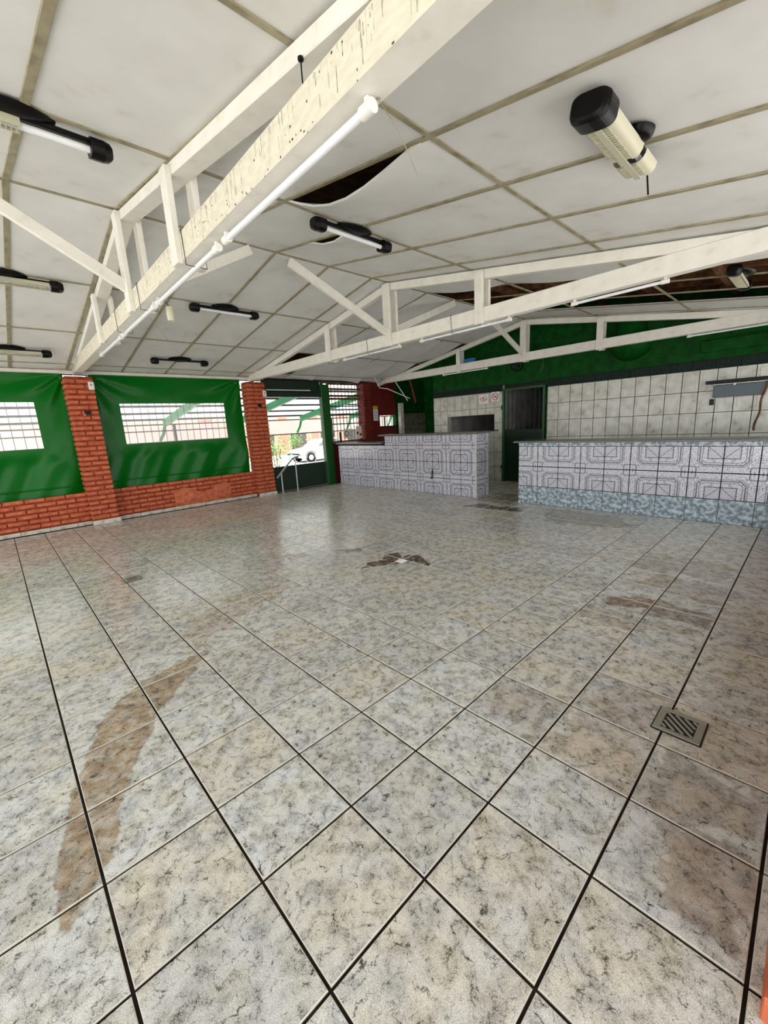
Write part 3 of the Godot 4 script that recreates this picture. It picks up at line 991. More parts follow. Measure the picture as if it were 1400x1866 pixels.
# ------------------------------------------------------------------ trusses
func truss(at: Vector3, turn: float, label: String, spec: Dictionary) -> Node3D:
	var t := thing("roof_truss", label, "roof truss", at, "painted timber roof trusses")
	t.rotation.y = turn
	var zl := -8.14
	var zr := 1.40
	var th: float = spec.th
	var yb: float = spec.y
	var hh := 0.17
	# bottom chord, its face printed with runs on the nearest truss
	var g := Geo.new()
	if spec.get("runs", false):
		for s in [-1.0, 1.0]:
			var x: float = s * th * 0.5
			g.quad(Vector3(x, yb, zl), Vector3(x, yb, zr), Vector3(x, yb + hh, zr), Vector3(x, yb + hh, zl), Vector3(s, 0, 0), Vector2(0, 1), Vector2(2, 1), Vector2(2, 0), Vector2(0, 0))
		part("chord_face", g, M.timber_run, t)
		part("bottom_chord", Geo.new().cbox(Vector3(0, yb + hh * 0.5, (zl + zr) * 0.5), Vector3(th - 0.002, hh, zr - zl), 0.0), M.timber, t)
	else:
		part("bottom_chord", g.cbox(Vector3(0, yb + hh * 0.5, (zl + zr) * 0.5), Vector3(th, hh, zr - zl), 0.006), M.timber, t)
	var th2: float = spec.get("topth", 0.10)
	var tw: float = spec.get("tw", th)
	for e in [zl, zr]:
		var a := Vector3(0, ceil_y(RIDGE_Z) - 0.018 - th2 * 0.5, RIDGE_Z)
		var b := Vector3(0, ceil_y(e) - 0.018 - th2 * 0.5, e)
		part("top_chord", Geo.new().bar(a, b, tw, th2, 0.005), M.timber, t)
	part("king_post", Geo.new().cbox(Vector3(-th * 0.5 - 0.02, (yb + RIDGE_Y - 0.05) * 0.5, RIDGE_Z), Vector3(0.045, RIDGE_Y - 0.05 - yb + 0.03, 0.13), 0.005), M.timber, t)
	part("king_post", Geo.new().cbox(Vector3(th * 0.5 + 0.02, (yb + RIDGE_Y - 0.05) * 0.5, RIDGE_Z), Vector3(0.045, RIDGE_Y - 0.05 - yb + 0.03, 0.13), 0.005), M.timber, t)
	for z in spec.posts:
		for s in [-1.0, 1.0]:
			var top := ceil_y(z) - 0.05
			part("post", Geo.new().cbox(Vector3(s * (th * 0.5 + 0.02), (yb - 0.02 + top) * 0.5, z), Vector3(0.045, top - yb + 0.02, 0.11), 0.005), M.timber, t)
	for b in spec.braces:
		part("brace", Geo.new().bar(Vector3(b[0], b[1], RIDGE_Z), Vector3(b[2], b[3], RIDGE_Z), 0.05, 0.10, 0.005), M.timber, t)
	# wire ties round the chord
	for z in spec.get("ties", []):
		var w := th * 0.5 + 0.006
		part("wire_tie", Geo.new().tube([Vector3(-w, yb + hh + 0.005, z), Vector3(-w, yb - 0.045, z + 0.015), Vector3(w, yb - 0.045, z + 0.01), Vector3(w, yb + hh + 0.005, z), Vector3(-w, yb + hh + 0.006, z)], 0.003, 5, false), M.black, t)
	return t

func build_trusses() -> void:
	truss(Vector3(1.22, 0, 0), -0.0165, "cream timber truss nearest the camera, streaked with black runs", {"th": 0.13, "tw": 0.13, "topth": 0.075, "y": 2.715, "runs": true, "posts": [-5.05, -2.05], "braces": [[-0.06, 2.90, -1.10, 3.50], [0.06, 2.90, 1.20, 3.51]], "ties": [-1.95, -3.2, -4.2]})
	truss(Vector3(4.66, 0, 0), 0.0, "cream timber truss across the middle of the hall", {"th": 0.11, "tw": 0.09, "y": 2.69, "posts": [-4.95, -1.86], "braces": [[-0.08, 2.86, -1.68, 3.50], [0.08, 2.92, 1.58, 3.52]], "ties": [-2.3, -3.95, -5.0]})
	truss(Vector3(8.74, 0, 0), 0.0, "cream timber truss in front of the green gable wall", {"th": 0.11, "tw": 0.09, "y": 2.715, "posts": [-5.15, -1.9], "braces": [[-0.08, 2.86, -1.35, 3.40]], "ties": []})

# ------------------------------------------------------------------ entrance opening and barred window
func build_entrance() -> void:
	var f := thing("entrance_frame", "dark green metal entrance frame with a closed lower panel", "door frame", Vector3(0, 0, WALL_L - 0.02))
	part("post", Geo.new().cbox(Vector3(6.70, 1.33, 0.02), Vector3(0.26, 2.66, 0.14), 0.008), M.green_metal, f)
	part("lintel", Geo.new().cbox(Vector3(5.76, 2.40, 0.0), Vector3(1.66, 0.13, 0.10), 0.008), M.dark_green, f)
	part("upper_panel", Geo.new().cbox(Vector3(5.76, 2.60, -0.03), Vector3(1.66, 0.28, 0.04), 0.004), M.dark_green, f)
	part("lower_panel", Geo.new().cbox(Vector3(5.74, 0.335, -0.02), Vector3(1.64, 0.61, 0.04), 0.006), M.dark_green, f)
	part("sill", Geo.new().cbox(Vector3(5.74, 0.015, 0.02), Vector3(1.64, 0.03, 0.12), 0.004), M.granite, f)
	part("jamb", Geo.new().cbox(Vector3(4.95, 1.33, -0.03), Vector3(0.05, 2.66, 0.08), 0.004), M.dark_green, f)
	var tb := thing("wall_tube_lamp", "unlit white tube lamp on the entrance lintel", "lamp", Vector3(5.62, 2.50, WALL_L + 0.05))
	part("tube", Geo.new().tube([Vector3(-0.62, 0, 0), Vector3(0.62, 0, 0)], 0.013, 8), M.tube, tb)
	part("bracket", Geo.new().cbox(Vector3(0, -0.008, -0.035), Vector3(1.28, 0.03, 0.03), 0.004), M.dark_green, tb)
	# handrail by the step
	var h := thing("handrail", "short sloping metal handrail at the entrance opening", "handrail", Vector3(0, 0, -7.93))
	part("rail", Geo.new().tube([Vector3(4.94, 0.40, 0.03), Vector3(5.44, 0.83, 0), Vector3(5.62, 0.86, -0.02)], 0.022, 10), M.steel, h)
	part("post", Geo.new().tube([Vector3(5.07, 0.0, 0.02), Vector3(5.07, 0.50, 0.02)], 0.018, 10), M.steel, h)
	part("post", Geo.new().tube([Vector3(5.51, 0.0, 0), Vector3(5.51, 0.88, 0)], 0.018, 10), M.steel, h)
	part("flange", Geo.new().lathe(Vector3(5.51, 0.0, 0), Vector3.UP, [Vector2(0, 0.012), Vector2(0.045, 0.012), Vector2(0.045, 0.0)], 12), M.steel, h)
	part("flange", Geo.new().lathe(Vector3(5.07, 0.0, 0.02), Vector3.UP, [Vector2(0, 0.012), Vector2(0.045, 0.012), Vector2(0.045, 0.0)], 12), M.steel, h)
	# barred window behind the low bar
	var g := thing("window_grille", "black barred window with lattice strips behind the low bar end", "grille", Vector3(0, 0, WALL_L - 0.06))
	for k in 10:
		var x := 6.86 + 0.122 * k
		part("bar", Geo.new().tube([Vector3(x, 1.12, 0), Vector3(x, 2.72, 0)], 0.010, 6), M.iron, g)
	for y in [1.14, 1.62, 1.86, 2.10, 2.30, 2.38, 2.56, 2.70]:
		part("rail", Geo.new().cbox(Vector3(7.42, y, 0), Vector3(1.16, 0.03 if y < 2.2 else 0.055, 0.02), 0.0), M.iron if y < 2.2 else M.roof, g)
	var wl := structure("wall_under_window", "low wall under the barred window behind the bar", "wall")
	part("block", Geo.new().cbox(Vector3(7.42, 0.56, WALL_L - 0.08), Vector3(1.2, 1.12, 0.14), 0.0), M.red, wl)
	# papers stuck on the bars
	var n := thing("paper_notice", "white paper notice with a round seal on the window bars", "notice", Vector3(7.46, 1.34, WALL_L - 0.03))
	part("sheet", Geo.new().cbox(Vector3.ZERO, Vector3(0.34, 0.26, 0.004), 0.0), M.white, n)
	part("seal", Geo.new().lathe(Vector3(-0.06, 0, 0.003), Vector3(0, 0, 1), [Vector2(0.075, 0.0), Vector2(0.075, 0.003), Vector2(0.055, 0.003), Vector2(0.055, 0.0)], 20), M.dark_green, n)
	for k in 4:
		part("text_line", Geo.new().cbox(Vector3(0.10, 0.07 - 0.045 * k, 0.003), Vector3(0.10, 0.008, 0.002), 0.0), M.green_light, n)
	var n2 := thing("paper_notice", "small paper notice with red marks beside the red column", "notice", Vector3(7.86, 1.36, WALL_L - 0.03))
	part("sheet", Geo.new().cbox(Vector3.ZERO, Vector3(0.22, 0.34, 0.004), 0.0), M.cream, n2)
	for k in 2:
		part("red_mark", Geo.new().lathe(Vector3(-0.055 + 0.11 * k, -0.02 - 0.05 * k, 0.003), Vector3(0, 0, 1), [Vector2(0.0, 0.002), Vector2(0.042, 0.002), Vector2(0.042, 0.0)], 14), M.red_paint, n2)
	# thin dark pole standing at the bar end
	var pl := thing("floor_pole", "thin black pole standing between the green post and the bar", "pole", Vector3(7.02, 0, -7.93))
	part("pole", Geo.new().tube([Vector3(0, 0.0, 0), Vector3(-0.02, 1.40, 0)], 0.026, 8), M.black, pl)
	part("foot", Geo.new().lathe(Vector3.ZERO, Vector3.UP, [Vector2(0, 0.03), Vector2(0.08, 0.02), Vector2(0.09, 0.0)], 14), M.black, pl)
	# poster and little side window on the red wall
	var ps := thing("wall_poster", "narrow poster with a yellow head on the dark red wall", "poster", Vector3(8.55, 1.88, WALL_L - 0.012))
	part("sheet", Geo.new().cbox(Vector3(0, -0.05, 0), Vector3(0.19, 0.34, 0.006), 0.0), M.white, ps)
	part("yellow_head", Geo.new().cbox(Vector3(0, 0.165, 0), Vector3(0.19, 0.10, 0.007), 0.0), M.yellow, ps)
	for k in 4:
		part("grey_line", Geo.new().cbox(Vector3(0, 0.07 - 0.07 * k, 0.004), Vector3(0.12, 0.012, 0.002), 0.0), M.granite, ps)
	var sw := structure("window_1", "small barred side window in the dark red wall", "window")
	part("frame", Geo.new().cbox(Vector3(9.08, 1.475, WALL_L - 0.06), Vector3(0.70, 0.03, 0.12), 0.0), M.dark, sw)
	for k in 3:
		part("bar", Geo.new().cbox(Vector3(8.86 + 0.2 * k, 1.64, WALL_L - 0.06), Vector3(0.014, 0.34, 0.014), 0.0), M.iron, sw)

# ------------------------------------------------------------------ bar counters
func motif_tile(w: float, h: float, fx: bool, fy: bool) -> ArrayMesh:
	# plate in the z-y plane facing -x; the motif corner lies at larger z when fx, lower edge when fy
	var g := Geo.new()
	var d := 0.008
	var b := 0.002
	var p := [Vector3(-d, -h / 2 + b, -w / 2 + b), Vector3(-d, -h / 2 + b, w / 2 - b), Vector3(-d, h / 2 - b, w / 2 - b), Vector3(-d, h / 2 - b, -w / 2 + b)]
	var uv := []
	for q in p:
		var u: float = (q.z + w / 2) / w
		var t: float = (q.y + h / 2) / h
		uv.append(Vector2(1.0 - u if fx else u, t if fy else 1.0 - t))
	g.quad(p[0], p[1], p[2], p[3], Vector3.LEFT, uv[0], uv[1], uv[2], uv[3])
	var m := g.mesh()
	var e := Geo.new()
	var o := [Vector3(0, -h / 2, -w / 2), Vector3(0, -h / 2, w / 2), Vector3(0, h / 2, w / 2), Vector3(0, h / 2, -w / 2)]
	for k in 4:
		var out: Vector3 = ((o[k] + o[(k + 1) % 4]) * 0.5).normalized()
		e.quad(p[k], p[(k + 1) % 4], o[(k + 1) % 4], o[k], (out + Vector3.LEFT).normalized())
	e.add_to(m)
	m.surface_set_material(0, M.motif)
	m.surface_set_material(1, M.motif_edge)
	return m

func build_counters() -> void:
	var fx := 6.82
	# the long low and tall bar
	var c := thing("bar_counter", "patterned tile bar with a lower left end, below the oven mouth", "counter", Vector3(fx, 0, -5.64))
	part("core", Geo.new().cbox(Vector3(0.235, 0.54, -1.31), Vector3(0.44, 1.08, 1.80), 0.0), M.grout, c)
	part("core", Geo.new().cbox(Vector3(0.235, 0.63, 0.905), Vector3(0.44, 1.26, 2.60), 0.0), M.grout, c)
	var cache := {}
	var get_tile := func(w: float, h: float, a: bool, b: bool) -> ArrayMesh:
		var key := "%.3f %.3f %s %s" % [w, h, a, b]
		if not cache.has(key): cache[key] = motif_tile(w - 0.008, h - 0.008, a, b)
		return cache[key]
	var rows := [[0.0, 0.349], [0.349, 0.698], [0.698, 1.047], [1.047, 1.262]]
	for i in 12:
		var z1 := 2.215 - 0.3665 * i
		var zc := z1 - 0.183
		for r in 4:
			if r == 3 and i > 6: continue
			var h: float = rows[r][1] - rows[r][0]
			put("tile", get_tile.call(0.3665, h, i % 2 == 1, r % 2 == 0), null, c, Vector3(0.012, (rows[r][0] + rows[r][1]) * 0.5, zc))
	for r in 4:
		var h: float = rows[r][1] - rows[r][0]
		put("side_tile", get_tile.call(0.44, h, false, r % 2 == 0), null, c, Vector3(0.235, (rows[r][0] + rows[r][1]) * 0.5, 2.208), Vector3(0, PI / 2, 0))
	part("corner_trim", Geo.new().cbox(Vector3(0.012, 0.63, 2.212), Vector3(0.03, 1.26, 0.022), 0.004), M.tile_edge, c)
	var s1 := thing("counter_slab", "grey stone slab on the tall part of the oven bar", "counter slab", Vector3(fx + 0.22, 1.262, -4.77))
	part("slab", Geo.new().cbox(Vector3(0, 0.018, 0), Vector3(0.52, 0.036, 2.80), 0.005), M.granite, s1)
	var s2 := thing("counter_slab", "grey stone slab on the low left end of the bar", "counter slab", Vector3(fx + 0.22, 1.08, -6.98))
	part("slab", Geo.new().cbox(Vector3(0, 0.018, 0), Vector3(0.52, 0.036, 1.80), 0.005), M.granite, s2)
	# cable hole low on the front
	var tp := thing("wall_tap", "small black tap stub on the front of the oven bar", "tap", Vector3(fx - 0.01, 0.40, -4.53))
	part("stub", Geo.new().tube([Vector3(0, 0.12, 0), Vector3(-0.015, 0.05, 0.005), Vector3(-0.02, -0.04, 0)], 0.013, 6), M.black, tp)
	part("nozzle", Geo.new().cbox(Vector3(-0.02, -0.055, -0.01), Vector3(0.03, 0.03, 0.05), 0.005), M.black, tp)
	# right hand bar
	var d := thing("bar_counter", "patterned tile bar with a blue marbled base at the right", "counter", Vector3(fx, 0, -0.6))
	part("core", Geo.new().cbox(Vector3(0.235, 0.535, 0.0), Vector3(0.44, 1.07, 3.74), 0.0), M.grout, d)
	var base := Geo.new().cbox(Vector3.ZERO, Vector3(0.016, 0.314, 0.354), 0.003).mesh()
	var cap := Geo.new().cbox(Vector3.ZERO, Vector3(0.016, 0.062, 0.354), 0.003).mesh()
	for i in 11:
		var zc := -1.92 + 0.3585 * i + 0.179
		if zc > 1.75: continue
		put("base_tile", base, M.blue_marble, d, Vector3(0.006, 0.16, zc))
		put("cap_tile", cap, M.blue_marble, d, Vector3(0.006, 1.054, zc))
		put("tile", get_tile.call(0.3585, 0.350, i % 2 == 1, true), null, d, Vector3(0.012, 0.495, zc))
		put("tile", get_tile.call(0.3585, 0.350, i % 2 == 1, false), null, d, Vector3(0.012, 0.847, zc))
	part("end_face", Geo.new().cbox(Vector3(0.235, 0.535, -1.915), Vector3(0.44, 1.07, 0.014), 0.002), M.blue_marble, d)
	var s3 := thing("counter_slab", "long grey stone slab on the right bar", "counter slab", Vector3(fx + 0.2, 1.086, -0.65))
	part("slab", Geo.new().cbox(Vector3(0.0, 0.014, 0.0), Vector3(0.56, 0.028, 3.88), 0.005), M.granite, s3)

# ------------------------------------------------------------------ outside
func build_outside() -> void:
	var gr := structure("ground_outside", "pale concrete yard outside the hall", "ground")
	part("yard", Geo.new().cbox(Vector3(2, -0.62, -40), Vector3(120, 0.1, 63), 0.0), M.concrete, gr)
	part("yard", Geo.new().cbox(Vector3(0, -0.12, 26.7), Vector3(120, 0.1, 50), 0.0), M.concrete, gr)
	part("yard", Geo.new().cbox(Vector3(-28, -0.12, -3.4), Vector3(49.3, 0.1, 10.2), 0.0), M.concrete, gr)
	# canopy beyond the left wall
	var cn := thing("awning", "white awning on green beams outside the left wall", "awning", Vector3(0, 0, 0))
	var zi := -8.75
	var zo := -14.2
	var yi := 2.80
	var yo := 2.0
	for k in 10:
		var x := -1.2 + 1.9 * k
		part("roof_sheet", Geo.new().bar(Vector3(x, yi + 0.16, zi), Vector3(x, yo + 0.16, zo), 1.86, 0.012, 0.0), M.canopy, cn)
	for k in 9:
		var x := -2.6 + 2.7 * k
		part("beam", Geo.new().bar(Vector3(x + 1.6, yi, zi), Vector3(x + 1.6, yo - 0.02, zo), 0.10, 0.22, 0.005), M.green_light, cn)
		part("bracket", Geo.new().tube([Vector3(x + 1.6, yo - 0.1, zo), Vector3(x + 1.55, yo - 0.35, zo - 0.06), Vector3(x + 1.4, yo - 0.60, zo - 0.08)], 0.05, 8), M.green_light, cn)
	for k in 6:
		var z := lerpf(zi - 0.4, zo, k / 5.0)
		var y := lerpf(yi, yo, (z - zi) / (zo - zi)) + 0.11
		part("purlin", Geo.new().bar(Vector3(-2.1, y, z), Vector3(16.9, y, z), 0.07, 0.06, 0.004), M.iron, cn)
	for k in 7:
		var x := -2.0 + 3.35 * k
		part("post", Geo.new().cbox(Vector3(x, 0.7, zo), Vector3(0.07, 2.5, 0.07), 0.005), M.iron, cn)
	# low pink mesh screen at the awning's edge
	var sc := thing("mesh_screen", "pink mesh screen hanging along the awning edge", "screen", Vector3(0, 0, zo - 0.30))
	part("edge_rail", Geo.new().bar(Vector3(-5, 1.36, 0), Vector3(19, 1.36, 0), 0.04, 0.045, 0.004), M.iron, sc)
	part("edge_rail", Geo.new().bar(Vector3(-5, 1.95, 0), Vector3(19, 1.95, 0), 0.04, 0.045, 0.004), M.iron, sc)
	part("mesh_sheet", Geo.new().cbox(Vector3(7, 1.65, -0.03), Vector3(24, 0.56, 0.006), 0.0), M.pink_mesh, sc)
	# pale boundary wall and street beyond
	var bw := thing("street_wall", "cream and pink house wall across the street", "wall", Vector3(0, 0, -31))
	part("wall", Geo.new().cbox(Vector3(14, 1.4, 0), Vector3(60, 4.2, 0.3), 0.0), mat(c8(168, 148, 134), 0.8), bw)
	for k in 6:
		part("pier", Geo.new().cbox(Vector3(12 + 3.2 * k, 1.0, 0.25), Vector3(0.8, 3.2, 0.3), 0.0), mat(c8(164, 112, 92), 0.8), bw)
	for k in 5:
		part("dark_gate", Geo.new().cbox(Vector3(13.6 + 3.2 * k, 0.5, 0.2), Vector3(1.5, 1.9, 0.1), 0.0), mat(c8(72, 62, 58), 0.7), bw)
	# white car parked on the street
	build_car()
	# shrubs at the left of the opening
	for q in [[10.0, -17.0, 1.3, "leafy green shrub beyond the entrance, beside the pale pier"], [17.2, -27.0, 1.5, "green bush on the street behind the white car"]]:
		var s := thing("shrub", q[3], "shrub", Vector3(q[0], -0.57, q[1]))
		var st := Geo.new()
		for k in 6:
			var an := TAU * k / 6.0
			st.tube([Vector3(0.03 * cos(an), 0, 0.03 * sin(an)), Vector3(0.25 * cos(an), q[2] * 0.9, 0.25 * sin(an))], 0.02, 5)
		part("stems", st, M.roof, s)
		var lf := Geo.new()
		for k in 420:
			var p := Vector3(rng.randfn() * 0.32, q[2] * 0.85 + rng.randfn() * 0.42, rng.randfn() * 0.32)
			p.y = maxf(p.y, 0.15)
			var b := Basis(Vector3(rng.randfn(), rng.randfn(), rng.randfn()).normalized(), rng.randf() * TAU)
			var l := rng.randf_range(0.07, 0.14)
			lf.quad(p, p + b * Vector3(l * 0.35, 0.02, l * 0.5), p + b * Vector3(0, 0, l), p + b * Vector3(-l * 0.35, 0.02, l * 0.5), b.y)
		var leaf := part("leaves", lf, mat(c8(78, 118, 44), 0.6), s)
		leaf.set_meta("kind", "stuff")

func build_car() -> void:
	var c := thing("car", "white parked car seen through the entrance opening", "car", Vector3(16.1, -0.57, -22.0))
	var body := []
	var prof := [Vector2(-2.1, 0.35), Vector2(-2.12, 0.62), Vector2(-1.9, 0.82), Vector2(-0.95, 0.95), Vector2(-0.25, 1.40), Vector2(0.9, 1.45), Vector2(1.6, 1.05), Vector2(2.05, 0.98), Vector2(2.1, 0.4)]
	for k in 7:
		var s := lerpf(-1.0, 1.0, k / 6.0)
		var row := PackedVector3Array()
		for p in prof:
			var inset := (0.12 if p.y > 1.2 else 0.0) + 0.10 * pow(absf(s), 4.0) * (1.0 if p.y > 0.5 else 0.3)
			row.append(Vector3(p.x, p.y - 0.05 * pow(absf(s), 4.0), s * (0.84 - inset * 0.6)))
		body.append(row)
	var g := Geo.new().sheet(body, Vector3.UP)
	for s in [-1.0, 1.0]:
		var poly := []
		for p in body[0 if s < 0 else 6]: poly.append(p)
		var mid := Vector3(0, 0.6, s * 0.80)
		for i in poly.size():
			g.tri(mid, poly[i], poly[(i + 1) % poly.size()], Vector3(0, 0, s))
	part("body", g, mat(c8(176, 178, 182), 0.4), c)
	for s in [-1.0, 1.0]:
		part("side_glass", Geo.new().plate([Vector3(-0.75, 0.98, s * 0.80), Vector3(-0.2, 1.32, s * 0.76), Vector3(0.85, 1.36, s * 0.76), Vector3(1.3, 1.02, s * 0.80)], Vector3(0, 0, s), 0.02), M.granite, c)
		for x in [-1.35, 1.3]:
			var w := part("wheel", Geo.new().lathe(Vector3(x, 0.31, s * 0.70), Vector3(0, 0, s), [Vector2(0, 0.14), Vector2(0.2, 0.14), Vector2(0.31, 0.12), Vector2(0.31, 0.0)], 20), M.black, c)
			part("hub", Geo.new().lathe(Vector3(x, 0.31, s * 0.71), Vector3(0, 0, s), [Vector2(0, 0.145), Vector2(0.17, 0.14), Vector2(0.18, 0.12)], 16), M.steel, w)
			part("wheel_arch", Geo.new().lathe(Vector3(x, 0.31, s * 0.74), Vector3(0, 0, s), [Vector2(0.36, 0.0), Vector2(0.36, 0.09), Vector2(0.42, 0.08)], 20, 0.0, TAU), M.granite, c)

# ------------------------------------------------------------------ lamps
# a black two-ended ceiling fitting, local x along the tube, hanging below y = 0
func fitting(label: String, at: Vector3, tilt: float, opts: Dictionary) -> Node3D:
	var t := thing("ceiling_lamp", label, "lamp", at, "black ceiling lamps")
	t.rotation = Vector3(tilt, 0, 0)
	var L: float = opts.get("len", 0.86)
	var hump := []
	for k in 9:
		var s := lerpf(-1.0, 1.0, k / 8.0)
		hump.append([s * 0.20, 0.07 * (1.0 - s * s) + 0.02])
	var sp := Geo.new().cbox(Vector3(0, -0.032, 0), Vector3(L - 0.06, 0.028, 0.045), 0.006)
	part("spine", sp, M.black, t)
	var mg := Geo.new()
	var rows := []
	for j in 7:
		var row := PackedVector3Array()
		var an := PI * j / 6.0
		for k in 9:
			row.append(Vector3(hump[k][0], -hump[k][1] * 0.55 * sin(an), hump[k][1] * 1.35 * cos(an)))
		rows.append(row)
	mg.sheet(rows, Vector3.DOWN)
	part("mount", mg, M.black, t)
	for s in [-1.0, 1.0]:
		if opts.get("one_end", false) and s > 0: continue
		var cap := Geo.new()
		var pr := []
		for k in 28:
			var an := TAU * k / 28.0
			pr.append(Vector3(s * (L * 0.5 - 0.075), -0.062 + 0.05 * signf(sin(an)) * pow(absf(sin(an)), 0.6), 0.062 * signf(cos(an)) * pow(absf(cos(an)), 0.6)))
		var r0 := PackedVector3Array()
		var ring := []
		for e in [[0.0, 1.0], [0.07, 1.0], [0.10, 0.9], [0.115, 0.62]]:
			var row := PackedVector3Array()
			for k in 29:
				var p: Vector3 = pr[k % 28]
				row.append(Vector3(p.x + s * e[0], -0.062 + (p.y + 0.062) * e[1], p.z * e[1]))
			ring.append(row)
		for j in 3:
			for k in 28:
				var m: Vector3 = (ring[j][k] + ring[j][k + 1]) * 0.5 - Vector3(ring[j][k].x, -0.062, 0)
				cap.quad(ring[j][k], ring[j][k + 1], ring[j + 1][k + 1], ring[j + 1][k], (m.normalized() + Vector3(s, 0, 0) * (0.0 if j == 0 else 0.8)).normalized())
		for k in 28:
			cap.tri(Vector3(ring[3][0].x, -0.062, 0), ring[3][k], ring[3][k + 1], Vector3(s, 0, 0))
			cap.tri(Vector3(ring[0][0].x, -0.062, 0), ring[0][k], ring[0][k + 1], Vector3(-s, 0, 0))
		part("end_cap", cap, M.black, t)
	var lv: String = opts.get("louver", "none")
	if not opts.get("no_tube", false):
		part("tube", Geo.new().tube([Vector3(-L * 0.5 + 0.06, -0.072, 0.0), Vector3(L * 0.5 - 0.06, -0.072, 0.0)], 0.019, 12), M.tube, t)
	if lv != "none":
		var x0: float = -L * 0.5 + 0.085
		var x1: float = L * 0.5 - 0.085
		if lv == "half": x1 = x0 + (x1 - x0) * 0.55
		var lg := Geo.new()
		for s in [-1.0, 1.0]:
			lg.cbox(Vector3((x0 + x1) * 0.5, -0.07, s * 0.045), Vector3(x1 - x0, 0.05, 0.003), 0.0, Basis(Vector3.RIGHT, -s * 0.35))
		part("louver_side", lg, M.louver, t)
		var n := int((x1 - x0) / 0.022)
		for k in n:
			part("louver_fin", Geo.new().cbox(Vector3(x0 + 0.011 + 0.022 * k, -0.085, 0), Vector3(0.0025, 0.03, 0.085), 0.0), M.louver, t)
	return t

func on_ceiling(x: float, z: float) -> Vector3:
	return Vector3(x, ceil_y(z) - 0.012, z)

